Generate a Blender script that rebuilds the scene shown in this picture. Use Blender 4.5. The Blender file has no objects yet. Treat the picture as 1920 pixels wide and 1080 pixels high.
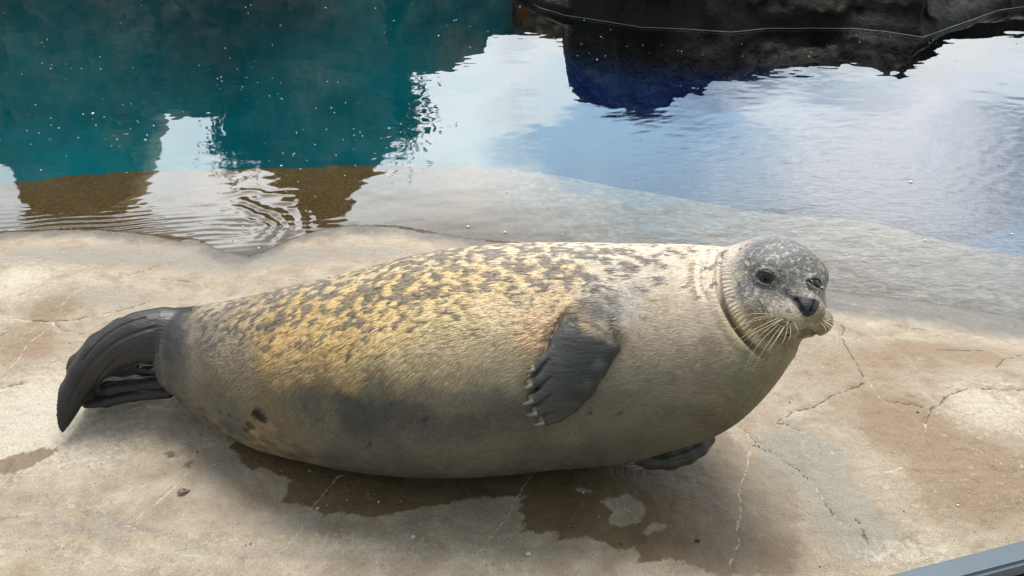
import bpy, math, random
import numpy as np
from mathutils import Vector, Matrix

random.seed(7)
rng = np.random.default_rng(7)
C = bpy.context.scene.collection
scene = bpy.context.scene

# ------------------------------------------------------------------ camera
CAM_H = 1.25
PITCH = math.radians(34.0)
FPX = 1507.0                       # focal length in pixels of a 1920 wide frame
cam_data = bpy.data.cameras.new('camera')
cam = bpy.data.objects.new('camera', cam_data)
C.objects.link(cam)
cam.location = (0, 0, CAM_H)
cam.rotation_euler = (math.pi / 2 - PITCH, 0, 0)
cam_data.sensor_width = 36.0
cam_data.lens = 36.0 * FPX / 1920.0
cam_data.clip_start = 0.02
cam_data.clip_end = 400.0
scene.camera = cam

# ------------------------------------------------------------------ node helper
class NT:
    """tiny node tree helper"""
    def __init__(self, tree):
        self.t = tree
    def n(self, typ, **kw):
        nd = self.t.nodes.new(typ)
        ins = kw.pop('i', {})
        for k, v in kw.items():
            setattr(nd, k, v)
        for k, v in ins.items():
            self.put(nd.inputs[k], v)
        return nd
    def put(self, sock, v):
        if isinstance(v, bpy.types.NodeSocket):
            self.t.links.new(v, sock)
        elif isinstance(v, bpy.types.Node):
            self.t.links.new(v.outputs[0], sock)
        else:
            if isinstance(v, (tuple, list)) and len(v) == 3 and sock.type == 'RGBA':
                v = tuple(v) + (1,)
            sock.default_value = v
    def math(self, op, a, b=0.0, c=0.0, clamp=False):
        nd = self.t.nodes.new('ShaderNodeMath'); nd.operation = op; nd.use_clamp = clamp
        self.put(nd.inputs[0], a); self.put(nd.inputs[1], b)
        if op in ('MULTIPLY_ADD', 'SMOOTH_MIN', 'WRAP'): self.put(nd.inputs[2], c)
        return nd.outputs[0]
    def vmath(self, op, a, b=(0, 0, 0), scale=None):
        nd = self.t.nodes.new('ShaderNodeVectorMath'); nd.operation = op
        self.put(nd.inputs[0], a)
        if op == 'SCALE': self.put(nd.inputs['Scale'], scale)
        else: self.put(nd.inputs[1], b)
        return nd.outputs[0]
    def mix(self, fac, a, b, blend='MIX'):
        nd = self.t.nodes.new('ShaderNodeMix'); nd.data_type = 'RGBA'; nd.blend_type = blend
        self.put(nd.inputs['Factor'], fac)
        self.put(nd.inputs[6], a); self.put(nd.inputs[7], b)
        return nd.outputs[2]
    def ramp(self, fac, stops, interp='LINEAR'):
        nd = self.t.nodes.new('ShaderNodeValToRGB'); nd.color_ramp.interpolation = interp
        cr = nd.color_ramp
        while len(cr.elements) < len(stops): cr.elements.new(0.5)
        for e, (p, c) in zip(cr.elements, stops):
            e.position = p
            e.color = (c, c, c, 1) if isinstance(c, (int, float)) else tuple(c) + (1,)
        self.put(nd.inputs[0], fac)
        return nd.outputs[0]
    def rng(self, v, a, b, c=0.0, d=1.0, smooth=False):
        nd = self.t.nodes.new('ShaderNodeMapRange')
        if smooth: nd.interpolation_type = 'SMOOTHSTEP'
        for k, x in zip((0, 1, 2, 3, 4), (v, a, b, c, d)): self.put(nd.inputs[k], x)
        return nd.outputs[0]
    def noise(self, vec, scale, detail=4, rough=0.55, dist=0.0, out=0):
        nd = self.n('ShaderNodeTexNoise', i={'Vector': vec, 'Scale': scale, 'Detail': detail, 'Roughness': rough, 'Distortion': dist})
        return nd.outputs[out]
    def voro(self, vec, scale, feature='F1', rand=1.0):
        nd = self.n('ShaderNodeTexVoronoi', feature=feature, i={'Vector': vec, 'Scale': scale, 'Randomness': rand})
        return nd.outputs[0]
    def mapping(self, vec, scale=(1, 1, 1), rot=(0, 0, 0), loc=(0, 0, 0)):
        nd = self.n('ShaderNodeMapping', i={'Vector': vec, 'Scale': scale, 'Rotation': rot, 'Location': loc})
        return nd.outputs[0]
    def attr(self, name, out='Fac'):
        nd = self.n('ShaderNodeAttribute', attribute_name=name)
        return nd.outputs[out]

# ------------------------------------------------------------------ world and sun
SUN_EL = math.radians(65)
SUN_AZ = math.radians(8)           # measured from +y (away from the viewer) towards +x
world = bpy.data.worlds.new('World')
scene.world = world
world.use_nodes = True
sun_d = bpy.data.lights.new('sun', 'SUN')
sun = bpy.data.objects.new('sun', sun_d)
C.objects.link(sun)
sun_d.energy = 3.1
sun_d.angle = math.radians(28)
sun_d.color = (1.0, 0.95, 0.87)
sdir = Vector((math.sin(SUN_AZ) * math.cos(SUN_EL), math.cos(SUN_AZ) * math.cos(SUN_EL), math.sin(SUN_EL)))
sun.rotation_euler = sdir.to_track_quat('Z', 'Y').to_euler()
sun.location = sdir * 20
scene.view_settings.view_transform = 'Standard'
scene.view_settings.look = 'None'
scene.view_settings.gamma = 1.0
scene.view_settings.use_curve_mapping = False
scene.view_settings.exposure = 0.38
scene.cycles.use_denoising = True
scene.cycles.transparent_max_bounces = 16
scene.cycles.max_bounces = 8

nt = NT(world.node_tree)
# a gap of blue between the clouds, seen mirrored in the pool
_g = Vector((0.135, 0.87, 0.375 * 1.7)); _g.normalize(); ray_dir_gap = tuple(_g)
world.node_tree.nodes.clear()
wout = nt.n('ShaderNodeOutputWorld')
sky = nt.n('ShaderNodeTexSky', sky_type='NISHITA', sun_disc=False, sun_elevation=SUN_EL, sun_rotation=SUN_AZ, altitude=50, air_density=1.0, dust_density=1.5)
geo = nt.n('ShaderNodeTexCoord')
dirv = geo.outputs['Generated']
sep = nt.n('ShaderNodeSeparateXYZ', i={0: dirv})
zz = nt.math('MAXIMUM', sep.outputs[2], 0.0)
den = nt.math('ADD', zz, 0.22)
px_ = nt.math('DIVIDE', sep.outputs[0], den); py_ = nt.math('DIVIDE', sep.outputs[1], den)
comb = nt.n('ShaderNodeCombineXYZ', i={0: px_, 1: py_, 2: 0.0})
cl = nt.noise(nt.mapping(comb, loc=(3.1, 1.7, 0)), 1.35, 6, 0.55, 0.5)
cl2 = nt.noise(nt.mapping(comb, loc=(7.3, 4.0, 0)), 3.6, 6, 0.6, 0.3)
cmask = nt.rng(cl, 0.30, 0.47, 0.0, 1.0, True)
sdn = nt.n('ShaderNodeVectorMath', operation='DOT_PRODUCT', i={0: dirv, 1: tuple(sdir)})
gl = nt.math('POWER', nt.math('MAXIMUM', sdn.outputs['Value'], 0.0), 2.5)
low = nt.rng(sep.outputs[2], 0.40, 0.55, 1.0, 0.0, True)            # the bright bank of cloud low behind the pool
bright = nt.math('ADD', nt.math('MULTIPLY', gl, nt.math('MULTIPLY_ADD', low, 4.7, 0.6)), 0.48)
gd = ray_dir_gap
gapd = nt.n('ShaderNodeVectorMath', operation='DOT_PRODUCT', i={0: nt.vmath('NORMALIZE', nt.vmath('MULTIPLY', dirv, (1.0, 1.0, 1.7))), 1: gd})
gap = nt.rng(nt.math('ADD', gapd.outputs['Value'], nt.math('MULTIPLY', nt.math('SUBTRACT', cl2, 0.5), 0.05)), 0.988, 0.9985, 0, 1, True)
ccol = nt.mix(nt.rng(cl2, 0.36, 0.62), (0.76, 0.88, 0.94), (1.0, 1.0, 1.0))
ccol = nt.mix(nt.math('MULTIPLY', gap, 0.9), ccol, (0.44, 0.72, 0.95))
cloud = nt.vmath('SCALE', ccol, scale=bright)
cmask = nt.math('MULTIPLY', cmask, nt.math('MULTIPLY_ADD', gap, -0.25, 1.0))
skyc = nt.vmath('SCALE', sky.outputs[0], scale=0.11)
bg = nt.n('ShaderNodeBackground', i={'Strength': 1.0})
nt.put(bg.inputs[0], nt.mix(nt.math('MULTIPLY', cmask, 0.93), skyc, cloud))
world.node_tree.links.new(bg.outputs[0], wout.inputs[0])

# ------------------------------------------------------------------ helpers
FWD = np.array([0, math.cos(PITCH), -math.sin(PITCH)])
UPV = np.array([0, math.sin(PITCH), math.cos(PITCH)])
RGT = np.array([1.0, 0, 0])
CAM = np.array([0, 0, CAM_H])

def ray(px, py):
    return FWD + RGT * (px - 960) / FPX - UPV * (py - 540) / FPX

def at_z(px, py, z=0.0):
    d = ray(px, py)
    return CAM + d * ((z - CAM_H) / d[2])

def at_y(px, py, y):
    d = ray(px, py)
    return CAM + d * (y / d[1])

def at_depth(px, py, t):
    return CAM + ray(px, py) * t

def depth_of(p):
    return float(np.dot(np.asarray(p) - CAM, FWD))

def depress(py):
    return PITCH + math.atan((py - 540) / FPX)

def hash3(ix, iy, iz, seed):
    h = (ix.astype(np.uint32) * np.uint32(374761393) + iy.astype(np.uint32) * np.uint32(668265263)
         + iz.astype(np.uint32) * np.uint32(2147483647 - 1274126177) + np.uint32(seed * 974711 + 13))
    h = (h ^ (h >> np.uint32(13))) * np.uint32(1274126177)
    h = h ^ (h >> np.uint32(16))
    return (h & np.uint32(0xffffff)).astype(np.float32) / np.float32(0xffffff)

def vnoise(P, scale=1.0, seed=0):
    """value noise, 0..1, P (N,3) or (N,2)"""
    P = np.asarray(P, dtype=np.float64) * scale
    if P.shape[1] == 2:
        P = np.concatenate([P, np.zeros((len(P), 1))], 1)
    Pf = np.floor(P)
    f = (P - Pf).astype(np.float32)
    f = f * f * f * (f * (f * 6 - 15) + 10)
    I = Pf.astype(np.int64) + 100000
    out = 0
    for dx in (0, 1):
        wx = f[:, 0] if dx else 1 - f[:, 0]
        for dy in (0, 1):
            wy = f[:, 1] if dy else 1 - f[:, 1]
            for dz in (0, 1):
                wz = f[:, 2] if dz else 1 - f[:, 2]
                out = out + wx * wy * wz * hash3(I[:, 0] + dx, I[:, 1] + dy, I[:, 2] + dz, seed)
    return out

def fbm(P, scale=1.0, octaves=4, seed=0, gain=0.5):
    a, s, t, n = 1.0, 0.0, scale, 0.0
    for o in range(octaves):
        s = s + a * vnoise(P, t, seed + o * 17)
        n += a
        a *= gain
        t *= 2.03
    return s / n

def sstep(a, b, x):
    t = np.clip((x - a) / (b - a), 0, 1)
    return t * t * (3 - 2 * t)

def smooth_shade(me):
    me.polygons.foreach_set('use_smooth', np.ones(len(me.polygons), dtype=bool))

def np_mesh(name, V, F, mats=(), smooth=True):
    """fast mesh from arrays, F (n,4) or (n,3)"""
    me = bpy.data.meshes.new(name)
    V = np.ascontiguousarray(V, dtype=np.float32)
    F = np.ascontiguousarray(F, dtype=np.int32)
    k = F.shape[1]
    me.vertices.add(len(V)); me.vertices.foreach_set('co', V.ravel())
    me.loops.add(len(F) * k); me.loops.foreach_set('vertex_index', F.ravel())
    me.polygons.add(len(F)); me.polygons.foreach_set('loop_start', np.arange(0, len(F) * k, k, dtype=np.int32))
    me.update(calc_edges=True)
    if smooth:
        smooth_shade(me)
    for m in mats:
        me.materials.append(m)
    return me

def set_attr(me, name, data, kind='FLOAT'):
    a = me.attributes.new(name, kind, 'POINT')
    if kind == 'FLOAT':
        a.data.foreach_set('value', np.ascontiguousarray(data, dtype=np.float32))
    elif kind == 'FLOAT_COLOR':
        d = np.ones((len(data), 4), dtype=np.float32); d[:, :3] = data
        a.data.foreach_set('color', d.ravel())
    elif kind == 'FLOAT_VECTOR':
        a.data.foreach_set('vector', np.ascontiguousarray(data, dtype=np.float32).ravel())

def link(name, me, parent=None):
    o = bpy.data.objects.new(name, me)
    C.objects.link(o)
    if parent:
        o.parent = parent
        o.matrix_parent_inverse = Matrix.Translation(-parent.location)
    return o

def tag(o, label=None, cat=None, group=None, kind=None):
    if label: o['label'] = label
    if cat: o['category'] = cat
    if group: o['group'] = group
    if kind: o['kind'] = kind
    return o

def new_mat(name):
    m = bpy.data.materials.new(name)
    m.use_nodes = True
    nt = NT(m.node_tree)
    m.node_tree.nodes.clear()
    out = nt.n('ShaderNodeOutputMaterial')
    bs = nt.n('ShaderNodeBsdfPrincipled')
    m.node_tree.links.new(bs.outputs[0], out.inputs[0])
    nt.out = out; nt.bs = bs
    return m, nt

# ================================================================== the place
WL = -0.060                               # water level
WPX = [(-500, 440), (-100, 428), (0, 434), (94, 430), (188, 428), (281, 438), (375, 448), (422, 470), (470, 479), (515, 462), (562, 441), (610, 428), (656, 421),
       (750, 423), (820, 437), (900, 449), (1010, 457), (1100, 470), (1250, 492), (1400, 520), (1545, 541), (1600, 549), (1700, 560), (1800, 575), (1920, 598), (2300, 660), (2600, 700)]
EPX = [(-700, 372), (-100, 352), (0, 343), (60, 338), (130, 328), (230, 320), (350, 314), (480, 312), (600, 311), (700, 308), (790, 306), (860, 308), (950, 314), (1040, 325),
       (1100, 340), (1200, 358), (1300, 375), (1400, 394), (1500, 405), (1640, 415), (1750, 445), (1850, 466), (1920, 482), (2300, 560), (2700, 640)]
WP = np.array([at_z(x, y, WL) for x, y in WPX]); EP = np.array([at_z(x, y, WL - 0.10) for x, y in EPX])
def W_of(x): return np.interp(x, WP[:, 0], WP[:, 1])
def E_of(x): return np.interp(x, EP[:, 0], EP[:, 1])

def ground_pts(pts, z=0.0):
    return np.array([at_z(x, y, z)[:2] for x, y in pts])
def path_dist(P, Q):
    best = np.full(len(P), 0.3, dtype=np.float32)
    lo, hi = Q.min(0) - 0.06, Q.max(0) + 0.06
    idx = np.nonzero(np.all((P > lo) & (P < hi), axis=1))[0]
    if len(idx) == 0: return best
    R = P[idx]; bb = best[idx]
    for a, b in zip(Q[:-1], Q[1:]):
        ab = b - a
        t = np.clip((R - a) @ ab / (ab @ ab + 1e-12), 0, 1)
        bb = np.minimum(bb, np.hypot(*(R - a - t[:, None] * ab).T))
    best[idx] = bb
    return best
def poly_sd(P, Q):
    """signed distance to a polygon, positive inside"""
    best = np.full(len(P), 9.0); inside = np.zeros(len(P), bool)
    Q2 = np.roll(Q, -1, axis=0)
    for a, b in zip(Q, Q2):
        ab = b - a
        t = np.clip((P - a) @ ab / (ab @ ab + 1e-12), 0, 1)
        best = np.minimum(best, np.hypot(*(P - a - t[:, None] * ab).T))
        c = (a[1] > P[:, 1]) != (b[1] > P[:, 1])
        with np.errstate(divide='ignore', invalid='ignore'):
            xi = (b[0] - a[0]) * (P[:, 1] - a[1]) / (b[1] - a[1] + 1e-12) + a[0]
        inside ^= c & (P[:, 0] < xi)
    return np.where(inside, best, -best)

VEINS = [[(0, 735), (19, 697), (41, 669), (69, 637), (101, 617), (113, 599), (121, 574), (138, 557), (157, 549), (186, 529)],
         [(0, 473), (68, 475)], [(40, 481), (95, 487), (150, 495), (190, 505), (235, 512), (252, 512)], [(0, 603), (60, 607), (101, 613)],
         [(0, 732), (20, 728), (60, 724), (95, 731)], [(91, 783), (84, 817), (97, 839), (109, 858), (116, 880), (117, 905), (106, 924)],
         [(330, 768), (340, 790), (350, 805), (362, 827), (366, 849), (359, 874), (347, 899), (331, 921), (297, 949), (275, 964), (261, 983), (258, 996)],
         [(216, 985), (256, 1000), (297, 1010), (334, 1017)], [(334, 1042), (391, 1049), (422, 1044), (438, 1052)],
         [(640, 895), (615, 920), (600, 940), (588, 955), (575, 980), (560, 1010), (540, 1030), (522, 1045)],
         [(1002, 890), (978, 918), (962, 946), (950, 977), (928, 1006), (900, 1037)], [(966, 988), (984, 1010), (1016, 1040)],
         [(1408, 846), (1400, 874), (1394, 902), (1386, 934), (1384, 977), (1381, 1027), (1369, 1056), (1362, 1074)],
         [(1617, 713), (1637, 741), (1656, 759), (1704, 785), (1741, 809), (1789, 837), (1826, 854), (1856, 870), (1881, 889)],
         [(1737, 785), (1730, 811), (1727, 826)], [(1400, 816), (1408, 832), (1428, 842), (1435, 857)],
         [(1519, 906), (1541, 941), (1557, 965), (1576, 992)], [(120, 800), (220, 780), (300, 762)], [(366, 832), (400, 828), (440, 825)], [(1170, 955), (1180, 968), (1190, 982)],
         [(120, 875), (170, 866), (215, 858)], [(1595, 889), (1640, 892), (1690, 886)]]
CRACKS = [[(1578, 600), (1585, 611), (1578, 626), (1591, 656), (1604, 685), (1618, 715)],
          [(1618, 722), (1600, 735), (1567, 746), (1530, 767), (1493, 778), (1456, 796)],
          [(2100, 740), (1920, 735), (1878, 735), (1807, 735), (1778, 744), (1759, 763), (1744, 776), (1733, 800)],
          [(1659, 759), (1696, 765), (1730, 772)], [(1674, 594), (1707, 602), (1741, 604)], [(1741, 656), (1800, 652), (1878, 648)],
          [(234, 513), (274, 496), (296, 483)], [(283, 514), (302, 519), (346, 518), (400, 529)], [(104, 612), (116, 625), (145, 628), (172, 630)],
          [(60, 607), (113, 609), (157, 601), (201, 590), (239, 580), (283, 565)], [(1380, 800), (1400, 815), (1420, 838), (1440, 856), (1475, 875), (1500, 890), (1515, 905)],
          [(1400, 838), (1440, 850)], [(1446, 798), (1475, 805), (1500, 815)], [(1868, 690), (1885, 672), (1920, 660)], [(0, 728), (25, 724), (48, 722)],
          [(1541, 941), (1557, 968), (1568, 985)], [(1600, 980), (1615, 1000), (1628, 1030)], [(0, 635), (15, 630), (28, 627)]]
LEDGES = [[(-200, 915), (0, 935), (60, 940), (140, 955), (216, 985), (256, 1000), (334, 1030), (391, 1046), (470, 1046), (540, 1044), (640, 1052), (760, 1068)],
          [(-200, 960), (0, 975), (90, 985), (160, 1000), (250, 1045), (330, 1062), (450, 1090)],
          [(1800, 560), (1860, 585), (1920, 592)], [(1560, 545), (1620, 556), (1700, 562), (1800, 577), (1920, 600)]]
WET_IN = [(430, 843), (455, 858), (452, 868), (475, 885), (500, 878), (518, 890), (548, 900), (540, 915), (530, 945), (580, 950), (610, 968), (640, 963), (680, 972),
          (740, 967), (790, 955), (860, 942), (900, 937), (960, 932), (985, 930), (975, 955), (985, 985), (978, 1000), (1000, 1003), (1040, 1000), (1050, 1012),
          (1100, 1008), (1130, 1020), (1160, 1035), (1185, 1028), (1200, 1040), (1190, 1060), (1230, 1058), (1250, 1050), (1300, 1062), (1320, 1070), (1345, 1084),
          (1490, 1084), (1500, 1020), (1505, 960), (1490, 910), (1460, 880), (1400, 850), (1360, 810), (1200, 760), (600, 760), (470, 800)]
DRY = [[(1128, 942), (1150, 935), (1175, 930), (1205, 945), (1212, 960), (1200, 985), (1170, 990), (1145, 985), (1146, 962)], [(1208, 1000), (1230, 980), (1258, 988), (1240, 995), (1215, 1003)],
       [(1082, 922), (1100, 919), (1116, 924), (1100, 929)]]
WET2 = [[(-60, 872), (0, 862), (40, 850), (80, 841), (112, 841), (96, 856), (70, 870), (30, 888), (-40, 890)], [(311, 854), (322, 850), (331, 851), (328, 861), (315, 863)], [(350, 868), (365, 869), (360, 877), (347, 876)]]
WETL = ground_pts(WET_IN); DRYL = [ground_pts(d) for d in DRY]; WET2L = [ground_pts(d) for d in WET2]

def seal_lift(x, y):
    return np.zeros_like(x)

def terrain_z(x, y, fine=True):
    P = np.stack([x, y], 1)
    Wx, Ex = W_of(x), E_of(x)
    s = Wx - y
    und = (fbm(P, 1.6, 4, 3) - 0.5) * 0.050 + (fbm(P, 7.0, 4, 9) - 0.5) * 0.014
    seal_d = np.hypot((x + 0.15) / 1.0, (y - 1.26) / 0.42)
    flat = sstep(0.65, 1.3, seal_d)
    land = WL + 0.060 * sstep(-0.02, 0.42, s) + 0.006 * sstep(0, 0.03, s)
    land = land + und * sstep(0.02, 0.40, s) * (0.12 + 0.88 * flat)
    land = land + 0.05 * sstep(0.1, -1.2, y - 0.7)
    u = np.clip((y - Wx) / np.maximum(Ex - Wx, 0.05), 0, 1)
    shelf = WL - 0.012 * sstep(0, 0.08, u) - 0.088 * u ** 1.2 + (fbm(P, 6.0, 4, 5) - 0.5) * 0.02 * sstep(0, 0.4, u)
    over = np.maximum(y - Ex, 0)
    under = shelf - np.minimum(over * 5.0 + 0.02 * (over > 0), 1.6) 
    z = np.where(s > 0, land, under)
    if fine:
        c = np.abs(fbm(P * np.array([1.0, 1.6]), 24.0, 4, 21) - 0.5)
        z = z + (c * 0.010 - 0.002) * sstep(0.03, 0.2, np.abs(s)) * (0.25 + 0.75 * flat)
        z = z + (fbm(P, 90.0, 2, 31) - 0.5) * 0.0022
    return z

def axis(dense0, dense1, step, far0, far1, growth=1.18):
    a = list(np.arange(dense0, dense1, step))
    s = step
    while a[-1] < far1:
        s *= growth; a.append(a[-1] + s)
    s = step; b = []
    v = dense0
    while v > far0:
        s *= growth; v -= s; b.append(v)
    return np.array(b[::-1] + a)

def grid_faces(nx, ny):
    i = np.arange(nx - 1)[:, None] * ny + np.arange(ny - 1)[None, :]
    i = i.ravel()
    return np.stack([i, i + ny, i + ny + 1, i + 1], 1)

gx = axis(-1.72, 1.72, 0.0050, -9, 9, 1.22); gy = axis(0.82, 2.85, 0.0052, -3.5, 9.0, 1.25)
X, Y = np.meshgrid(gx, gy, indexing='ij'); X = X.ravel(); Y = Y.ravel()
P2 = np.stack([X, Y], 1)
Z = terrain_z(X, Y)
dvein = np.full(len(X), 0.3, np.float32); dcr = np.full(len(X), 0.3, np.float32); dled = np.full(len(X), 0.3, np.float32)
wob = np.stack([vnoise(P2, 38.0, 71) - 0.5, vnoise(P2, 38.0, 72) - 0.5], 1) * 0.009 + np.stack([vnoise(P2, 110.0, 73) - 0.5, vnoise(P2, 110.0, 74) - 0.5], 1) * 0.003
PW = P2 + wob
for l in VEINS: dvein = np.minimum(dvein, path_dist(PW, ground_pts(l, -0.005)))
for l in CRACKS: dcr = np.minimum(dcr, path_dist(PW, ground_pts(l, -0.005)))
for l in LEDGES:
    Q = ground_pts(l, -0.01)
    d = path_dist(P2, Q); dled = np.minimum(dled, d)
    yl = np.interp(X, Q[:, 0], Q[:, 1])
    amp = 0.006 if l[0][0] < 0 else 0.004
    # the rock steps down on the near side of each ledge
    Z += amp * (sstep(-0.006, 0.012, Y - yl + 0.04 * (vnoise(P2, 14, 77) - 0.5)) - 0.5) * np.exp(-(d / 0.05) ** 2) * vnoise(P2, 5, 78) * ((X > Q[0, 0]) & (X < Q[-1, 0]))
Z -= 0.0030 * np.exp(-(dcr / 0.0040) ** 2)
Z -= 0.0012 * np.exp(-(dvein / 0.006) ** 2)
m_near = (np.abs(X) < 1.2) & (Y < 1.6) & (Y > 0.7)
wet = np.full(len(X), -0.3)
w_ = poly_sd(P2[m_near], WETL)
for d in DRYL: w_ = np.minimum(w_, -poly_sd(P2[m_near], d))
for d in WET2L: w_ = np.maximum(w_, poly_sd(P2[m_near], d))
w_ = np.where(X[m_near] > 0.40, np.where(w_ > 0, w_ * (1 - 0.75 * sstep(0.40, 0.5, X[m_near])) , w_), w_)
wet[m_near] = w_
shore = W_of(X) - Y
def soft(cx, cy, rx, ry, z=0.0):
    c = at_z(cx, cy, z); ex = at_z(cx + rx, cy, z); ey = at_z(cx, cy - ry, z)
    return np.exp(-((X - c[0]) / (ex[0] - c[0])) ** 2 - ((Y - c[1]) / (ey[1] - c[1])) ** 2)
stain = (0.9 * soft(110, 575, 70, 28) + 0.8 * soft(40, 645, 90, 40) + 1.0 * soft(1690, 800, 110, 60) + 0.9 * soft(1880, 900, 160, 70) + 0.5 * soft(1560, 700, 160, 60)
         + 0.8 * soft(1780, 660, 200, 40) + 0.4 * soft(150, 700, 160, 50) + 0.7 * soft(1450, 1040, 90, 60) + 0.5 * soft(1800, 960, 160, 60))
grey = (1.0 * soft(1500, 860, 100, 70) + 0.9 * soft(1610, 1000, 110, 70) + 0.7 * soft(430, 870, 70, 40) + 0.6 * soft(200, 990, 180, 30) + 0.6 * soft(200, 560, 180, 30)
        + 0.7 * soft(900, 960, 90, 30) + 0.5 * soft(600, 990, 120, 30) + 0.9 * soft(350, 465, 520, 34))
pale = (1.0 * soft(60, 780, 160, 120) + 0.8 * soft(1860, 770, 130, 70) + 0.6 * soft(300, 1040, 300, 50) + 0.5 * soft(700, 1030, 250, 50) + 0.9 * soft(30, 530, 90, 50) + 0.7 * soft(1700, 1040, 130, 40)
        + 0.5 * soft(230, 840, 120, 60))

mr, nt = new_mat('rock')
tc = nt.n('ShaderNodeTexCoord').outputs['Object']
a_w = nt.attr('wet'); a_v = nt.attr('vein'); a_c = nt.attr('crack'); a_s = nt.attr('shore'); a_l = nt.attr('ledge')
n_big = nt.noise(tc, 3.2, 5, 0.6); n_mid = nt.noise(tc, 14, 6, 0.65, 0.4); n_fine = nt.noise(tc, 90, 5, 0.7); n_grain = nt.noise(tc, 420, 3, 0.7)
strat = nt.noise(nt.mapping(tc, scale=(4, 16, 8), rot=(0, 0, 0.12)), 3.0, 6, 0.65, 0.6)
col = nt.ramp(n_mid, [(0.28, (0.26, 0.205, 0.145)), (0.5, (0.40, 0.335, 0.25)), (0.72, (0.53, 0.465, 0.375))])
col = nt.mix(nt.rng(strat, 0.45, 0.7, 0, 0.55), col, (0.33, 0.275, 0.235))
col = nt.mix(nt.rng(n_big, 0.5, 0.75, 0, 0.5), col, (0.36, 0.26, 0.19))
sn = nt.math('ADD', nt.attr('stain'), nt.math('MULTIPLY', nt.math('SUBTRACT', n_mid, 0.5), 1.6))
col = nt.mix(nt.rng(sn, 0.35, 0.85, 0, 0.8, True), col, (0.255, 0.175, 0.105))
gn = nt.math('ADD', nt.attr('grey'), nt.math('MULTIPLY', nt.math('SUBTRACT', n_mid, 0.5), 1.4))
col = nt.mix(nt.rng(gn, 0.3, 0.8, 0, 0.75, True), col, (0.27, 0.26, 0.23))
pn = nt.math('ADD', nt.attr('pale'), nt.math('MULTIPLY', nt.math('SUBTRACT', n_fine, 0.5), 1.6))
col = nt.mix(nt.rng(pn, 0.35, 0.95, 0, 0.75, True), col, (0.60, 0.55, 0.46))
# worn chalky flecks
fl = nt.math('MULTIPLY', nt.rng(n_fine, 0.58, 0.68), nt.rng(nt.noise(tc, 5, 4, 0.7), 0.5, 0.62))
col = nt.mix(nt.math('MULTIPLY', fl, 0.75), col, (0.66, 0.62, 0.54))
col = nt.mix(nt.rng(n_grain, 0.35, 0.7, 0, 1), nt.mix(1.0, col, (0.72, 0.70, 0.68), 'MULTIPLY'), nt.mix(1.0, col, (1.16, 1.16, 1.15), 'MULTIPLY'))
# pits
pit = nt.rng(nt.noise(tc, 160, 3, 0.6), 0.66, 0.74)
col = nt.mix(nt.math('MULTIPLY', pit, 0.6), col, (0.10, 0.075, 0.055))
# wet patches with ragged edges
wn = nt.math('ADD', a_w, nt.math('ADD', nt.math('MULTIPLY', nt.math('SUBTRACT', nt.noise(tc, 42, 5, 0.65), 0.5), 0.035), nt.math('MULTIPLY', nt.math('SUBTRACT', n_fine, 0.5), 0.012)))
wet_m = nt.math('MULTIPLY', nt.rng(wn, -0.0035, 0.0035, 0, 1, True), nt.rng(nt.n('ShaderNodeSeparateXYZ', i={0: tc}).outputs[0], 0.28, 0.56, 1.0, 0.35, True))
wcol = nt.mix(n_mid, (0.42, 0.32, 0.21), (0.56, 0.45, 0.32))
wetc = nt.mix(1.0, col, wcol, 'MULTIPLY')
wetc = nt.mix(0.45, wetc, (0.13, 0.095, 0.055))
col = nt.mix(wet_m, col, wetc)
# veins and cracks
vw = nt.rng(nt.math('ADD', a_v, nt.math('MULTIPLY', nt.math('SUBTRACT', n_fine, 0.5), 0.003)), 0.0004, 0.0024, 1, 0, True)
vbreak = nt.rng(nt.noise(tc, 22, 3, 0.6), 0.32, 0.5)
col = nt.mix(nt.math('MULTIPLY', vw, nt.math('MULTIPLY_ADD', vbreak, 0.45, 0.22)), col, (0.66, 0.62, 0.54))
cw = nt.rng(nt.math('ADD', a_c, nt.math('MULTIPLY', nt.math('SUBTRACT', n_fine, 0.5), 0.005)), 0.0002, 0.0024, 1, 0, True)
col = nt.mix(nt.math('MULTIPLY', cw, nt.math('MULTIPLY_ADD', vbreak, 0.5, 0.22)), col, (0.10, 0.075, 0.055))
lw = nt.math('MULTIPLY', nt.rng(a_l, 0.0, 0.025, 1, 0, True), nt.rng(n_fine, 0.45, 0.65))
col = nt.mix(nt.math('MULTIPLY', lw, 0.5), col, (0.13, 0.10, 0.075))
# the damp band at the water's edge, and the drowned shelf with its brown algae
dampn = nt.math('ADD', a_s, nt.math('MULTIPLY', nt.math('SUBTRACT', nt.noise(tc, 9, 4, 0.6), 0.5), 0.16))
dampn = nt.math('SUBTRACT', dampn, nt.rng(nt.n('ShaderNodeSeparateXYZ', i={0: tc}).outputs[0], 0.2, 0.8, 0.0, 0.08))
damp = nt.math('MULTIPLY', nt.rng(dampn, 0.03, 0.13, 1, 0, True), nt.rng(a_s, -0.01, 0.0, 0, 1))
col = nt.mix(nt.math('MULTIPLY', damp, 0.85), col, nt.mix(n_mid, (0.085, 0.08, 0.075), (0.165, 0.155, 0.14)))
edge = nt.math('MULTIPLY', nt.rng(nt.math('ABSOLUTE', nt.math('ADD', a_s, nt.math('MULTIPLY', nt.math('SUBTRACT', n_fine, 0.5), 0.03))), 0.0, 0.014, 1, 0, True), nt.rng(n_fine, 0.40, 0.55))
col = nt.mix(nt.math('MULTIPLY', edge, 0.85), col, (0.03, 0.027, 0.02))
under = nt.rng(a_s, -0.004, 0.002, 1, 0)
sx_ = nt.n('ShaderNodeSeparateXYZ', i={0: tc})
algn = nt.math('ADD', nt.math('ADD', sx_.outputs[0], nt.math('MULTIPLY', n_mid, 0.5)), nt.math('MULTIPLY', a_s, -0.25))
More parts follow.
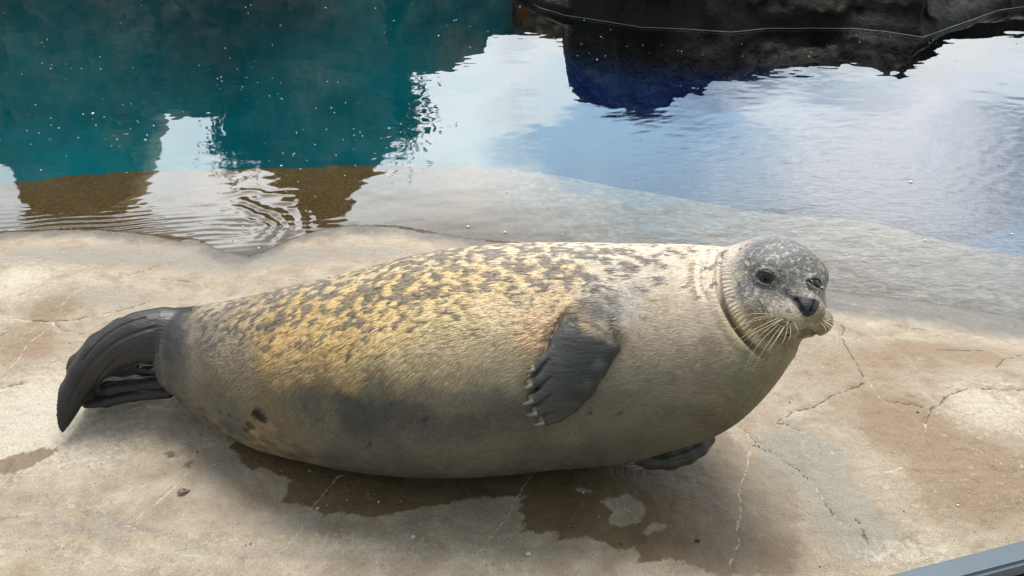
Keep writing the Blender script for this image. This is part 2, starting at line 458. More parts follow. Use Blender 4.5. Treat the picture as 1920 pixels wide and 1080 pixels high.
alg = nt.rng(algn, 0.05, 0.45, 1, 0, True)
shoreline = nt.math('MULTIPLY', nt.rng(nt.math('ADD', a_s, nt.math('MULTIPLY', nt.math('SUBTRACT', nt.noise(tc, 6, 6, 0.7), 0.5), 0.20)), 0.004, 0.014, 1, 0, True), nt.rng(sx_.outputs[0], -0.1, 0.25, 1, 0, True))
col = nt.mix(nt.math('MULTIPLY', shoreline, 0.9), col, nt.ramp(n_fine, [(0.35, (0.022, 0.012, 0.003)), (0.6, (0.075, 0.045, 0.010))]))
algc = nt.ramp(n_fine, [(0.35, (0.035, 0.018, 0.002)), (0.52, (0.13, 0.078, 0.012)), (0.7, (0.23, 0.16, 0.045))])
greyc = nt.ramp(nt.noise(tc, 22, 6, 0.7, 0.8), [(0.3, (0.075, 0.058, 0.038)), (0.5, (0.18, 0.145, 0.10)), (0.7, (0.40, 0.34, 0.25))])
shelfc = nt.mix(alg, greyc, algc)
col = nt.mix(under, col, shelfc)
deep = nt.rng(sx_.outputs[2], WL - 0.35, WL - 0.16, 1, 0)
col = nt.mix(deep, col, (0.015, 0.09, 0.12))
nt.put(nt.bs.inputs['Base Color'], col)
rough = nt.rng(n_fine, 0.3, 0.7, 0.62, 0.85)
rough = nt.math('MULTIPLY', rough, nt.math('MULTIPLY_ADD', wet_m, -0.48, 1.0))
rough = nt.math('MULTIPLY', rough, nt.math('MULTIPLY_ADD', damp, -0.62, 1.0))
nt.put(nt.bs.inputs['Roughness'], rough)
hgt = nt.math('ADD', nt.math('MULTIPLY', n_fine, 0.7), nt.math('ADD', nt.math('MULTIPLY', n_grain, 0.28), nt.math('MULTIPLY', nt.noise(tc, 34, 5, 0.7, 0.5), 1.1)))
hgt = nt.math('SUBTRACT', hgt, nt.math('MULTIPLY', cw, 0.9))
hgt = nt.math('SUBTRACT', hgt, nt.math('MULTIPLY', pit, 0.4))
bmp = nt.n('ShaderNodeBump', i={'Distance': 0.006})
nt.put(bmp.inputs['Height'], hgt)
nt.put(bmp.inputs['Strength'], nt.math('MULTIPLY', nt.math('MULTIPLY_ADD', damp, -0.45, 0.8), nt.math('MULTIPLY_ADD', wet_m, -0.3, 1.0)))
nt.put(nt.bs.inputs['Normal'], bmp.outputs[0])

me = np_mesh('rock_ledge', np.stack([X, Y, Z], 1), grid_faces(len(gx), len(gy)), [mr])
for nme, dat in (('wet', wet), ('vein', dvein), ('crack', dcr), ('ledge', dled), ('shore', shore), ('stain', stain), ('grey', grey), ('pale', pale)):
    set_attr(me, nme, dat)
tag(link('rock_ground', me), kind='structure')

# ---- the deep basin
mp, nt = new_mat('pool_paint')
tc = nt.n('ShaderNodeTexCoord').outputs['Object']
sp = nt.n('ShaderNodeSeparateXYZ', i={0: tc})
nb = nt.noise(tc, 0.9, 5, 0.6, 0.4)
c1_ = nt.mix(nt.rng(nb, 0.35, 0.65), (0.002, 0.12, 0.155), (0.005, 0.205, 0.245))
c2_ = nt.mix(nt.rng(nb, 0.35, 0.65), (0.002, 0.05, 0.16), (0.014, 0.13, 0.29))
cc = nt.mix(nt.rng(nt.math('ADD', sp.outputs[0], nt.math('MULTIPLY', nb, 0.6)), 0.1, 0.9, 0, 1, True), c1_, c2_)
nt.put(nt.bs.inputs['Base Color'], cc)
nt.bs.inputs['Roughness'].default_value = 0.9
nt.bs.inputs['Specular IOR Level'].default_value = 0.0
fx = np.linspace(-9.5, 9.5, 60); fy = np.linspace(1.5, 9.5, 40)
XX, YY = np.meshgrid(fx, fy, indexing='ij'); XX = XX.ravel(); YY = YY.ravel()
me = np_mesh('pool_floor', np.stack([XX, YY, -1.25 + 0.1 * fbm(np.stack([XX, YY], 1), 1.0, 3, 2)], 1), grid_faces(60, 40), [mp])
tag(link('pool_floor', me), kind='structure')

# painted sides of the basin, sloping up to the far banks
sx_a = np.linspace(-9.5, 9.5, 160); V = []
for t in np.linspace(0, 1, 14):
    V.append(np.stack([sx_a, 3.3 + 2.8 * t ** 0.6 + 0.35 * (fbm(np.stack([sx_a, sx_a * 0 + t], 1), 1.3, 4, 6) - 0.5), np.full(160, -1.22 + 1.10 * t ** 1.8)], 1))
V.append(np.stack([sx_a, np.full(160, 8.5), np.full(160, -0.11)], 1))
me = np_mesh('pool_side', np.stack(V, 1).reshape(-1, 3), grid_faces(160, 15), [mp])
tag(link('pool_side', me), kind='structure')

# ---- water surface
wx = axis(-2.2, 2.4, 0.0085, -9.4, 9.4, 1.10); wy = axis(1.60, 4.4, 0.0085, 1.2, 9.2, 1.10)
X, Y = np.meshgrid(wx, wy, indexing='ij'); X = X.ravel(); Y = Y.ravel(); P2 = np.stack([X, Y], 1)
Zw = np.full(len(X), WL)
rc = at_z(452, 428, WL)
rr = np.hypot(X - rc[0], (Y - rc[1]) * 0.85)
ph = np.arctan2((Y - rc[1]), X - rc[0])
rr2 = rr + 0.10 * (fbm(P2 * np.array([1, 1.4]), 7, 3, 41) - 0.5)
Zw = Zw + 0.0013 * (0.1 + 1.2 * sstep(0.35, 0.6, fbm(P2, 6, 2, 42))) * np.sin(2 * np.pi * rr2 / (0.030 + 0.05 * rr)) * np.exp(-((rr2 - 0.13) / 0.085) ** 2) * (0.25 + 0.75 * sstep(-2.6, -0.5, np.where(ph > 2.2, ph - 2 * np.pi, ph)))
Zw = Zw + 0.0020 * np.exp(-((rr2 - 0.09) / 0.05) ** 2) * (0.4 + fbm(P2, 8, 2, 43))
lft = at_z(180, 435, WL)
env = np.exp(-((X - lft[0]) / 0.5) ** 2 - ((Y - lft[1]) / 0.12) ** 2)
Zw = Zw + env * 0.0010 * np.sin(2 * np.pi * (Y - 0.15 * X + 0.03 * vnoise(P2, 6, 44)) / 0.032)
right = sstep(-0.15, 0.75, X - 0.15 * (Y - 2.5))
nearw = sstep(3.6, 2.6, Y)
Zw = Zw + (fbm(P2 * np.array([1.0, 1.5]), 3.2, 2, 55) - 0.5) * 0.0015
Zw = Zw + (fbm(P2 * np.array([1.0, 1.8]), 11.0, 2, 51) - 0.5) * 0.00034
rr_ = right * nearw * (0.35 + 0.65 * sstep(0.0, 0.35, Y - E_of(X)))
Zw = Zw + (fbm((P2 @ np.array([[0.94, -0.34], [0.34, 0.94]])) * np.array([1.0, 2.2]), 16.0, 3, 57) - 0.5) * 0.0022 * rr_
for (ax_, ay_), (sx0, sy0), am in (((745, 230), (45, 120), 0.0012), ((440, 330), (120, 60), 0.0007), ((1000, 90), (70, 18), 0.0008), ((1240, 175), (110, 25), 0.0008), ((1450, 150), (150, 25), 0.0006), ((300, 405), (280, 34), 0.0015)):
    q0 = at_z(ax_, ay_, WL); q1 = at_z(ax_ + sx0, ay_, WL); q2 = at_z(ax_, ay_ - sy0, WL)
    e_ = np.exp(-((X - q0[0]) / (q1[0] - q0[0])) ** 2 - ((Y - q0[1]) / (q2[1] - q0[1])) ** 2)
    Zw = Zw + e_ * am * (fbm(P2 * np.array([1.0, 1.4]), 15.0, 2, 59) - 0.5)
mw, nt = new_mat('water')
tc = nt.n('ShaderNodeTexCoord').outputs['Object']
sw = nt.n('ShaderNodeSeparateXYZ', i={0: tc})
rmask = nt.rng(sw.outputs[0], 0.0, 0.8, 0.05, 1.0, True)
wv1 = nt.noise(nt.mapping(tc, scale=(1, 2.2, 1), rot=(0, 0, -0.3)), 30, 4, 0.6, 0.7)
ny_ = nt.rng(sw.outputs[1], 2.6, 3.5, 1.0, 0.0, True)
hh = nt.math('MULTIPLY', wv1, nt.math('MULTIPLY', nt.math('MULTIPLY', rmask, ny_), 0.0007))
bmp = nt.n('ShaderNodeBump', i={'Distance': 1.0, 'Strength': 1.0, 'Height': hh})
fr = nt.n('ShaderNodeFresnel', i={'IOR': 2.0, 'Normal': bmp.outputs[0]})
glo = nt.n('ShaderNodeBsdfGlossy', i={'Roughness': 0.0, 'Normal': bmp.outputs[0], 'Color': (1, 1, 1)})
tra = nt.n('ShaderNodeBsdfTransparent', i={'Color': (0.93, 0.955, 0.955)})
mx = nt.n('ShaderNodeMixShader', i={0: fr.outputs[0], 1: tra.outputs[0], 2: glo.outputs[0]})
mw.node_tree.nodes.remove(nt.bs)
mw.node_tree.links.new(mx.outputs[0], nt.out.inputs[0])
me = np_mesh('water', np.stack([X, Y, Zw], 1), grid_faces(len(wx), len(wy)), [mw])
F_ = grid_faces(len(wx), len(wy)); keep = (Y[F_].max(1) > W_of(X[F_].mean(1)) - 0.06)
me = np_mesh('water', np.stack([X, Y, Zw], 1), F_[keep], [mw])
tag(link('water', me), kind='structure')

# ---- rocks round the pool
def rock_mat(name, cols, sc=1.0, patch=None, paint=None):
    m, nt = new_mat(name)
    tc = nt.n('ShaderNodeTexCoord').outputs['Object']
    a = nt.noise(tc, 2.2 * sc, 7, 0.65, 0.6); b = nt.noise(tc, 14 * sc, 5, 0.7)
    c = nt.ramp(a, [(0.3, cols[0]), (0.5, cols[1]), (0.7, cols[2])])
    st = nt.noise(nt.mapping(tc, scale=(6, 6, 0.7)), 1.2 * sc, 5, 0.6)
    c = nt.mix(nt.rng(st, 0.5, 0.68, 0, 0.7), c, cols[0])
    c = nt.mix(nt.rng(b, 0.35, 0.65), nt.mix(1.0, c, (0.6, 0.6, 0.6), 'MULTIPLY'), c)
    if patch: c = nt.mix(nt.math('MULTIPLY', nt.rng(nt.noise(nt.mapping(tc, loc=patch[1]), 1.4, 4, 0.6), 0.60, 0.66), 0.9), c, patch[0])
    z = nt.n('ShaderNodeSeparateXYZ', i={0: tc}).outputs[2]
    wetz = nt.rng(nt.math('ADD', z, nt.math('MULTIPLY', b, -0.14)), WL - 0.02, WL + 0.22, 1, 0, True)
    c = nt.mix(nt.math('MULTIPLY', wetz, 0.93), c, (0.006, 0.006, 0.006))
    if paint:
        xx = nt.n('ShaderNodeSeparateXYZ', i={0: tc}).outputs[0]
        pc = nt.mix(nt.rng(nt.math('ADD', xx, nt.math('MULTIPLY', a, 0.8)), 0.1, 0.9, 0, 1, True), nt.mix(nt.rng(a, 0.35, 0.65), (0.002, 0.16, 0.20), (0.006, 0.27, 0.31)), (0.004, 0.045, 0.24))
        c = nt.mix(nt.rng(nt.math('ADD', z, nt.math('MULTIPLY', b, 0.1)), paint[0], paint[1], 1, 0, True), c, pc)
    nt.put(nt.bs.inputs['Base Color'], c)
    nt.put(nt.bs.inputs['Roughness'], nt.math('MULTIPLY_ADD', wetz, -0.35, 0.85))
    nt.bs.inputs['Specular IOR Level'].default_value = 0.15
    bm_ = nt.n('ShaderNodeBump', i={'Distance': 0.05, 'Strength': 0.7}); nt.put(bm_.inputs['Height'], nt.math('ADD', a, nt.math('MULTIPLY', b, 0.4)))
    nt.put(nt.bs.inputs['Normal'], bm_.outputs[0])
    return m
m_cliff = rock_mat('cliff_rock', [(0.05, 0.042, 0.033), (0.19, 0.155, 0.11), (0.40, 0.34, 0.26)], 0.9, ((0.30, 0.13, 0.03), (2.0, 0.3, 1.1)), (-0.22, -0.08))
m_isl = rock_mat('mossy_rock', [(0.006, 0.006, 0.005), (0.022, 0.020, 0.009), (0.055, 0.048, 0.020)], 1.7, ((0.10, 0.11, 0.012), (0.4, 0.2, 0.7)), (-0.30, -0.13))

# boulder rising from the water at the upper right
IPX = [(960, -14), (1000, 8), (1010, 15), (1060, 30), (1135, 41), (1200, 52), (1280, 55), (1370, 61), (1440, 54), (1595, 54), (1660, 60), (1727, 71), (1800, 45), (1870, 20), (1940, 10), (2100, -6)]
IH = [(960, 0.05), (1040, 0.10), (1066, 0.12), (1076, 0.50), (1160, 0.55), (1240, 0.56), (1300, 0.46), (1400, 0.32), (1500, 0.26), (1560, 0.23), (1660, 0.25), (1710, 0.28), (1760, 0.20), (1800, 0.12), (1870, 0.12), (2100, 0.10)]
ip = np.array([at_z(x, y, WL) for x, y in IPX])
n_i = 420
ux = np.linspace(ip[0, 0], ip[-1, 0], n_i); uy = np.interp(ux, ip[:, 0], ip[:, 1])
pxu = 960 + ux / ((uy * math.cos(PITCH) + (CAM_H - WL) * math.sin(PITCH))) * FPX
hu = np.interp(pxu, [a for a, b in IH], [b for a, b in IH])
hu = hu * (0.9 + 0.25 * fbm(np.stack([ux * 3, uy], 1), 5, 3, 61))
rows = []
prof = [(-1.3, 0.75, 0), (-0.8, 0.55, 0), (-0.45, 0.36, 0), (-0.22, 0.20, 0), (-0.08, 0.07, 0), (-0.02, 0.01, 0), (0.02, -0.005, 0), (0.05, -0.015, 0)] + \
       [(t, -0.02 - 0.16 * t ** 1.5, 1) for t in np.linspace(0.12, 0.97, 14)] + [(1.0, -0.24, 1), (1.02, -0.4, 1), (1.0, -0.7, 1), (0.9, -1.1, 1), (0.0, -1.3, 1), (-1.3, -1.35, 0)]
for zf, fw, k in prof:
    z = WL + (0.05 + (hu - 0.05) * zf if k else np.full(n_i, zf))
    rows.append(np.stack([ux, uy - fw, z], 1))
V = np.stack(rows, 1).reshape(-1, 3)
nz = fbm(V, 4.0, 5, 63) - 0.5; nz2 = fbm(V, 18.0, 4, 64) - 0.5
awl = sstep(0.0, 0.10, np.abs(V[:, 2] - WL))
V[:, 1] += (nz * 0.22 + nz2 * 0.05) * awl
V[:, 2] += (nz2 * 0.05) * awl * (V[:, 2] > WL)
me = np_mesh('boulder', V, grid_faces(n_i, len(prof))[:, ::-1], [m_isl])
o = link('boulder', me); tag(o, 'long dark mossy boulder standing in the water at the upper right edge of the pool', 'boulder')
# thin pale scum line where the water meets it
mfo, nt = new_mat('foam'); nt.bs.inputs['Base Color'].default_value = (0.16, 0.165, 0.155, 1); nt.bs.inputs['Roughness'].default_value = 0.7
lx = np.linspace(ip[1, 0], ip[-1, 0], 500); ly = np.interp(lx, ip[:, 0], ip[:, 1]) - 0.014 + 0.006 * (vnoise(np.stack([lx, lx], 1), 12, 3) - 0.5)
wdt = 0.0008 + 0.0011 * vnoise(np.stack([lx, lx], 1), 30, 4)
V = np.concatenate([np.stack([lx, ly - wdt, np.full(500, WL + 0.006)], 1), np.stack([lx, ly + wdt, np.full(500, WL + 0.008)], 1)])
i = np.arange(499)
o = link('foam_line', np_mesh('foam_line', V, np.stack([i, i + 1, i + 501, i + 500], 1), [mfo])); tag(o, 'thin pale scum line where the water meets the mossy boulder', kind='stuff')

# far bank: rock walls, out of frame but mirrored in the pool
def wall(name, label, pxa, pxb, prof, D, thick, mat, seed, n=260, rowsn=60):
    xs = np.linspace((pxa - 960) / FPX, (pxb - 960) / FPX, n)          # azimuth slopes
    pxs = np.linspace(pxa, pxb, n)
    pr = np.interp(pxs, [a for a, b in prof], [b for a, b in prof])
    tops, bx = [], []
    for xp, yp in zip(pxs, pr):
        dp = depress(yp)
        tops.append(max(D * math.tan(dp) - (CAM_H - WL) , 0.05))
        # horizontal ray direction of this picture column at that row
        d = ray(xp, yp); bx.append(d[0] / d[1] * D)
    tops = np.array(tops); bx = np.array(bx)
    tops = tops * (1 + 0.05 * (fbm(np.stack([bx, bx * 0], 1), 6, 4, seed) - 0.5))
    T = np.concatenate([np.linspace(-1.3, 0, 6)[:-1], np.linspace(0, 1, rowsn)])
    V = []
    for t in T:
        z = WL + (tops * t if t >= 0 else np.full(n, t))
        V.append(np.stack([bx, np.full(n, D) + 0.10 * max(t, 0) + 0.35 * min(t, 0), z], 1))
    V.append(np.stack([bx, np.full(n, D + thick * 0.5), WL + tops * 1.0], 1))
    V.append(np.stack([bx, np.full(n, D + thick), WL + tops * 0.9], 1))
    V.append(np.stack([bx, np.full(n, D + thick * 1.1), np.full(n, -1.3)], 1))
    V = np.stack(V, 1).reshape(-1, 3)
    a = fbm(V, 1.3, 5, seed + 3) - 0.5; b = fbm(V, 6, 4, seed + 5) - 0.5
    V[:, 1] += a * 0.9 + b * 0.25
    V[:, 0] += b * 0.10; V[:, 2] += b * 0.10 * (V[:, 2] > 0)
    me = np_mesh(name, V, grid_faces(n, len(T) + 3)[:, ::-1], [mat])
    o = link(name, me); tag(o, label, 'rock wall'); return o
CL = [(-900, 300), (-500, 330), (-200, 250), (-60, 262), (0, 275), (22, 292), (30, 300), (58, 335), (62, 452), (120, 472), (205, 462), (228, 340), (262, 270), (290, 238), (330, 246), (400, 232), (446, 236), (470, 262), (478, 330),
      (520, 384), (560, 408), (610, 424), (650, 384), (700, 330), (722, 300), (738, 262)]
wall('rock_wall', 'tall brown rock wall with a notched top beyond the left of the pool', -900, 742, CL, 6.6, 1.4, m_cliff, 81, 420)
CM = [(690, 200), (720, 150), (760, 138), (840, 130), (900, 122), (918, 84), (990, 80), (1060, 84), (1100, 90)]
wall('rock_wall', 'low brown rock wall beyond the middle of the pool', 690, 1100, CM, 7.0, 1.2, m_cliff, 91, 160, 30)
CR = [(1058, 90), (1072, 178), (1100, 198), (1160, 215), (1220, 228), (1270, 206), (1310, 190), (1400, 168), (1480, 148), (1560, 136), (1620, 136), (1665, 152), (1712, 156), (1745, 140), (1790, 104), (1830, 76), (1920, 60), (2100, 50), (2500, 60), (3000, 140)]
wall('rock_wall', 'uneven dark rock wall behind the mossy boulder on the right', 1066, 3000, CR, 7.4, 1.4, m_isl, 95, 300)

# ground beyond the banks, out to the horizon
mg, nt = new_mat('far_ground_soil')
tc = nt.n('ShaderNodeTexCoord').outputs['Object']
nt.put(nt.bs.inputs['Base Color'], nt.ramp(nt.noise(tc, 0.6, 5, 0.6), [(0.3, (0.05, 0.06, 0.03)), (0.7, (0.12, 0.11, 0.07))]))
nt.bs.inputs['Roughness'].default_value = 0.95
V = [(-200, 8.6, 0.0), (200, 8.6, 0.0), (200, 220, 0.0), (-200, 220, 0.0)]
tag(link('ground', np_mesh('ground', V, [(0, 1, 2, 3)], [mg])), kind='structure')

# shrubs on the far wall, whose twigs break up the mirrored sky
ml, nt = new_mat('leaf'); 
nt.put(nt.bs.inputs['Base Color'], nt.ramp(nt.noise(nt.n('ShaderNodeTexCoord').outputs['Object'], 6, 3), [(0.3, (0.02, 0.04, 0.012)), (0.7, (0.07, 0.10, 0.03))]))
mb, nt = new_mat('bark'); nt.bs.inputs['Base Color'].default_value = (0.06, 0.045, 0.03, 1)
def tube(pts, rad, sides=5):
    pts = np.asarray(pts, float); n = len(pts)
    rad = np.broadcast_to(rad, n)
    V = []
    for i in range(n):
        t = pts[min(i + 1, n - 1)] - pts[max(i - 1, 0)]; t = t / (np.linalg.norm(t) + 1e-9)
        u = np.cross(t, [0.3, 0.2, 0.93]); u /= np.linalg.norm(u); v = np.cross(t, u)
        for k in range(sides):
            a = 2 * math.pi * k / sides
            V.append(pts[i] + rad[i] * (math.cos(a) * u + math.sin(a) * v))
    F = []
    for i in range(n - 1):
        for k in range(sides):
            a = i * sides + k; b = i * sides + (k + 1) % sides
            F.append((a, b, b + sides, a + sides))
    return np.array(V), np.array(F)
def join(parts):
    Vs, Fs, o_ = [], [], 0
    for V, F in parts:
        Vs.append(V); Fs.append(np.asarray(F) + o_); o_ += len(V)
    return np.concatenate(Vs), np.concatenate(Fs)
def shrub(px, py, D, size, label, seed, base_py):
    r = np.random.default_rng(seed)
    d = ray(px, py); x = d[0] / d[1] * D
    zt = D * math.tan(depress(py)) - (CAM_H - WL) + WL
    zb = D * math.tan(depress(base_py)) - (CAM_H - WL) + WL
    root = bpy.data.objects.new('shrub', None); root.location = (x, D, zb); C.objects.link(root)
    tag(root, label, 'shrub', 'shrubs on the far rock walls')
    br = []; tips = []
    for k in range(16):
        a = r.uniform(0, 2 * math.pi); l = (zt - zb) * r.uniform(0.5, 1.05); sp = size * r.uniform(0.2, 1.0)
        p = [np.array([x, D + 0.3, zb - 0.3])]
        for q in range(1, 7):
            t = q / 6
            p.append(np.array([x + math.cos(a) * sp * t ** 1.4, D + 0.3 + math.sin(a) * sp * 0.6 * t, zb + l * t]) + r.normal(0, 0.03, 3))
        br.append(tube(p, np.linspace(0.022, 0.004, 7), 4)); tips += p[2:]
    V, F = join(br); link('branches', np_mesh('branches', V, F, [mb]), root)
    tips = np.array(tips); n = 2600
    c = tips[r.integers(0, len(tips), n)] + r.normal(0, 0.10, (n, 3))
    u = r.normal(0, 1, (n, 3)); u /= np.linalg.norm(u, axis=1)[:, None]; w = np.cross(u, r.normal(0, 1, (n, 3))); w /= np.linalg.norm(w, axis=1)[:, None]
    L = 0.035
    V = np.stack([c - u * L, c + w * L * 0.4, c + u * L, c - w * L * 0.4], 1).reshape(-1, 3)
    o = link('leaves', np_mesh('leaves', V, np.arange(4 * n).reshape(-1, 4), [ml], False), root); tag(o, kind='stuff')
shrub(452, 330, 6.5, 0.22, 'thin leafy shrub in the notch of the tall left rock wall', 5, 236)
shrub(742, 300, 6.8, 0.20, 'thin leafy shrub where the tall left wall drops to the low middle wall', 6, 140)

# ---- railing across the lower right corner, close to the viewer
mrail, nt = new_mat('rail_paint')
tc = nt.n('ShaderNodeTexCoord').outputs['Object']
nt.put(nt.bs.inputs['Base Color'], nt.mix(nt.noise(tc, 40, 5, 0.6), (0.065, 0.095, 0.125), (0.10, 0.135, 0.17)))
nt.bs.inputs['Roughness'].default_value = 0.55
mgl, nt = new_mat('rail_glass')
nt.bs.inputs['Base Color'].default_value = (0.80, 0.92, 0.86, 1); nt.bs.inputs['Roughness'].default_value = 0.03
mgl.node_tree.nodes.remove(nt.bs)
g_ = nt.n('ShaderNodeBsdfGlossy', i={'Roughness': 0.02}); t_ = nt.n('ShaderNodeBsdfTransparent', i={'Color': (0.72, 0.86, 0.78)})
f_ = nt.n('ShaderNodeFresnel', i={'IOR': 1.5})
mgl.node_tree.links.new(nt.n('ShaderNodeMixShader', i={0: f_.outputs[0], 1: t_.outputs[0], 2: g_.outputs[0]}).outputs[0], nt.out.inputs[0])
mgk, nt = new_mat('rail_gasket'); nt.bs.inputs['Base Color'].default_value = (0.012, 0.022, 0.022, 1); nt.bs.inputs['Roughness'].default_value = 0.5
RZ = 0.78
ra = at_z(1648, 1080, RZ); rb = at_z(1920, 1010, RZ)
rd = rb - ra; rd /= np.linalg.norm(rd); rn = np.array([rd[1], -rd[0], 0.0])        # towards the viewer
root = bpy.data.objects.new('railing', None); root.location = tuple(ra + rn * 0.02 - np.array([0, 0, RZ])); C.objects.link(root)
tag(root, 'blue grey metal handrail above a glass panel at the lower right corner', 'railing')
def bar(name, n0, n1, z0, z1, mat, bev, s0=-1.2, s1=1.6):
    import bmesh
    bm = bmesh.new()
    vs = []
    for s in (s0, s1):
        for n_, z in ((n0, z0), (n1, z0), (n1, z1), (n0, z1)):
            p = ra + rd * s + rn * n_; vs.append(bm.verts.new((p[0], p[1], z)))
    for q in range(4): bm.faces.new((vs[q], vs[(q + 1) % 4], vs[4 + (q + 1) % 4], vs[4 + q]))
    bm.faces.new(vs[3::-1]); bm.faces.new(vs[4:])
    bmesh.ops.recalc_face_normals(bm, faces=bm.faces)
    if bev: bmesh.ops.bevel(bm, geom=bm.edges[:], offset=bev, segments=3, affect='EDGES')
    me = bpy.data.meshes.new(name); bm.to_mesh(me); bm.free(); me.materials.append(mat)
    return link(name, me, root)
bar('handrail', 0.0, 0.017, RZ - 0.016, RZ, mrail, 0.0025)
bar('gasket', 0.004, 0.0205, RZ - 0.026, RZ - 0.0165, mgk, 0.001)
bar('glass_panel', 0.009, 0.017, 0.03, RZ - 0.0265, mgl, 0)

# ---- small things
def scatter_chips(name, label, pts, zf, r0, r1, mat, seed, flat=0.5, group=None):
    r = np.random.default_rng(seed); parts = []
    oct_ = np.array([(1, 0, 0), (-1, 0, 0), (0, 1, 0), (0, -1, 0), (0, 0, 1), (0, 0, -1)], float)
    fc = np.array([(0, 2, 4), (2, 1, 4), (1, 3, 4), (3, 0, 4), (2, 0, 5), (1, 2, 5), (3, 1, 5), (0, 3, 5)])
    for x, y in pts:
        s = r.uniform(r0, r1) * (1.0 if r.random() > 0.12 else 1.7)
        v = oct_ * np.array([s, s * r.uniform(0.5, 1.0), s * flat]) * r.uniform(0.7, 1.3, (6, 1))
        a = r.uniform(0, 6.28); c_, s_ = math.cos(a), math.sin(a)
        v = v @ np.array([[c_, s_, 0], [-s_, c_, 0], [0, 0, 1]])
        parts.append((v + np.array([x, y, zf(x, y) + s * flat * 0.5]), fc))
    V, F = join(parts)
    o = link(name, np_mesh(name, V, F, [mat], False)); tag(o, label, kind='stuff'); return o
r_ = np.random.default_rng(11)
def tz1(x, y): return float(terrain_z(np.array([x]), np.array([y]))[0])
mch, nt = new_mat('shell_chip'); nt.bs.inputs['Base Color'].default_value = (0.72, 0.70, 0.64, 1); nt.bs.inputs['Roughness'].default_value = 0.7
mdk, nt = new_mat('dark_bit'); nt.bs.inputs['Base Color'].default_value = (0.03, 0.022, 0.015, 1)
pts = []
while len(pts) < 300:
    px, py = r_.uniform(-100, 2000), r_.uniform(500, 1100)
    p = at_z(px, py, 0.0)
    if p[1] < W_of(p[0]) - 0.02: pts.append((p[0], p[1]))
scatter_chips('shell_chips', 'tiny white shell chips strewn over the rock', pts, tz1, 0.0010, 0.0021, mch, 3)
pts = []
while len(pts) < 45:
    p = at_z(r_.uniform(-100, 2000), r_.uniform(620, 1100), 0.0); pts.append((p[0], p[1]))
scatter_chips('grit', 'tiny dark bits of grit strewn over the rock', pts, tz1, 0.0010, 0.0025, mdk, 4)
pts = []
while len(pts) < 270:
    px, py = r_.uniform(-60, 1980), r_.uniform(0, 330)
    if vnoise(np.array([[px / 150.0, py / 60.0]]), 1.0, 9)[0] < r_.uniform(0.2, 0.8): continue
    if px > 1060 and py > 115 and r_.random() < 0.85: continue
    if px > 740 and py > 130 and r_.random() < 0.85: continue
    p = at_z(px, py, WL)
    if p[1] > W_of(p[0]): pts.append((p[0], p[1]))
for _ in range(90):
    p = at_z(r_.uniform(300, 1920), r_.uniform(330, 560), WL)
    if p[1] > W_of(p[0]) + 0.03: pts.append((p[0], p[1]))
mfb, nt = new_mat('foam_fleck'); nt.bs.inputs['Base Color'].default_value = (0.85, 0.88, 0.86, 1); nt.bs.inputs['Roughness'].default_value = 0.6
scatter_chips('foam_specks', 'tiny white foam specks afloat on the pool', [p for p in pts], lambda x, y: WL + 0.001, 0.0016, 0.0048, mfb, 5, 0.35)

def pebble(px, py, r, label, mat, name='pebble', cat='pebble', flat=0.6, seed=0, group=None):
    import bmesh
    p = at_z(px, py, 0.003)
    bm = bmesh.new(); bmesh.ops.create_icosphere(bm, subdivisions=3, radius=1)
    me = bpy.data.meshes.new(name); bm.to_mesh(me); bm.free()
    V = np.zeros(len(me.vertices) * 3, np.float32); me.vertices.foreach_get('co', V); V = V.reshape(-1, 3)
    V = V * (0.75 + 0.5 * fbm(V + seed, 1.2, 3, seed)[:, None]) * np.array([r * 1.2, r, r * flat])
    me.vertices.foreach_set('co', V.ravel().astype(np.float32)); me.materials.append(mat); smooth_shade(me)
    o = link(name, me); o.location = (p[0], p[1], tz1(p[0], p[1]) + r * flat * 0.55)
    tag(o, label, cat, group); return o
mpe, nt = new_mat('pebble_stone'); nt.put(nt.bs.inputs['Base Color'], nt.mix(nt.noise(nt.n('ShaderNodeTexCoord').outputs['Object'], 200), (0.45, 0.42, 0.33), (0.65, 0.62, 0.52)))
pebble(775, 1008, 0.0042, 'small cream pebble on the dry rock in front of the seal belly', mpe, seed=1)
pebble(991, 1041, 0.0048, 'small white pebble beside a pale vein low in the middle', mpe, seed=2)
pebble(596, 954, 0.0028, 'tiny white pebble at the ragged edge of the wet patch', mpe, seed=3)
pebble(1308, 1016, 0.0042, 'black mussel shell fragment on the wet brown rock', mdk, 'shell_fragment', 'shell fragment', 0.5, 4)
# curled dead leaf
lv = []
for i in range(9):
    t = i / 8
    w_l = 0.0062 * math.sin(math.pi * min(t * 1.05, 1)) ** 0.7 + 0.0004
    for s in (-1, -0.4, 0.4, 1):
        lv.append((t * 0.024 - 0.012, s * w_l, 0.0035 * abs(s) ** 1.5 + 0.003 * math.sin(t * 5) + 0.0015))
lf = [(i * 4 + k, i * 4 + k + 1, i * 4 + k + 5, i * 4 + k + 4) for i in range(8) for k in range(3)]
mlf, nt = new_mat('dead_leaf'); nt.put(nt.bs.inputs['Base Color'], nt.mix(nt.noise(nt.n('ShaderNodeTexCoord').outputs['Object'], 300), (0.07, 0.05, 0.035), (0.20, 0.15, 0.11)))
o = link('dead_leaf', np_mesh('dead_leaf', lv, lf, [mlf])); p = at_z(346, 927, 0); o.location = (p[0], p[1], tz1(p[0], p[1]) + 0.001); o.rotation_euler = (0, 0, 0.5)
md = o.modifiers.new('thickness', 'SOLIDIFY'); md.thickness = 0.0006
tag(o, 'small curled brown dead leaf on the dry rock at the left', 'leaf')

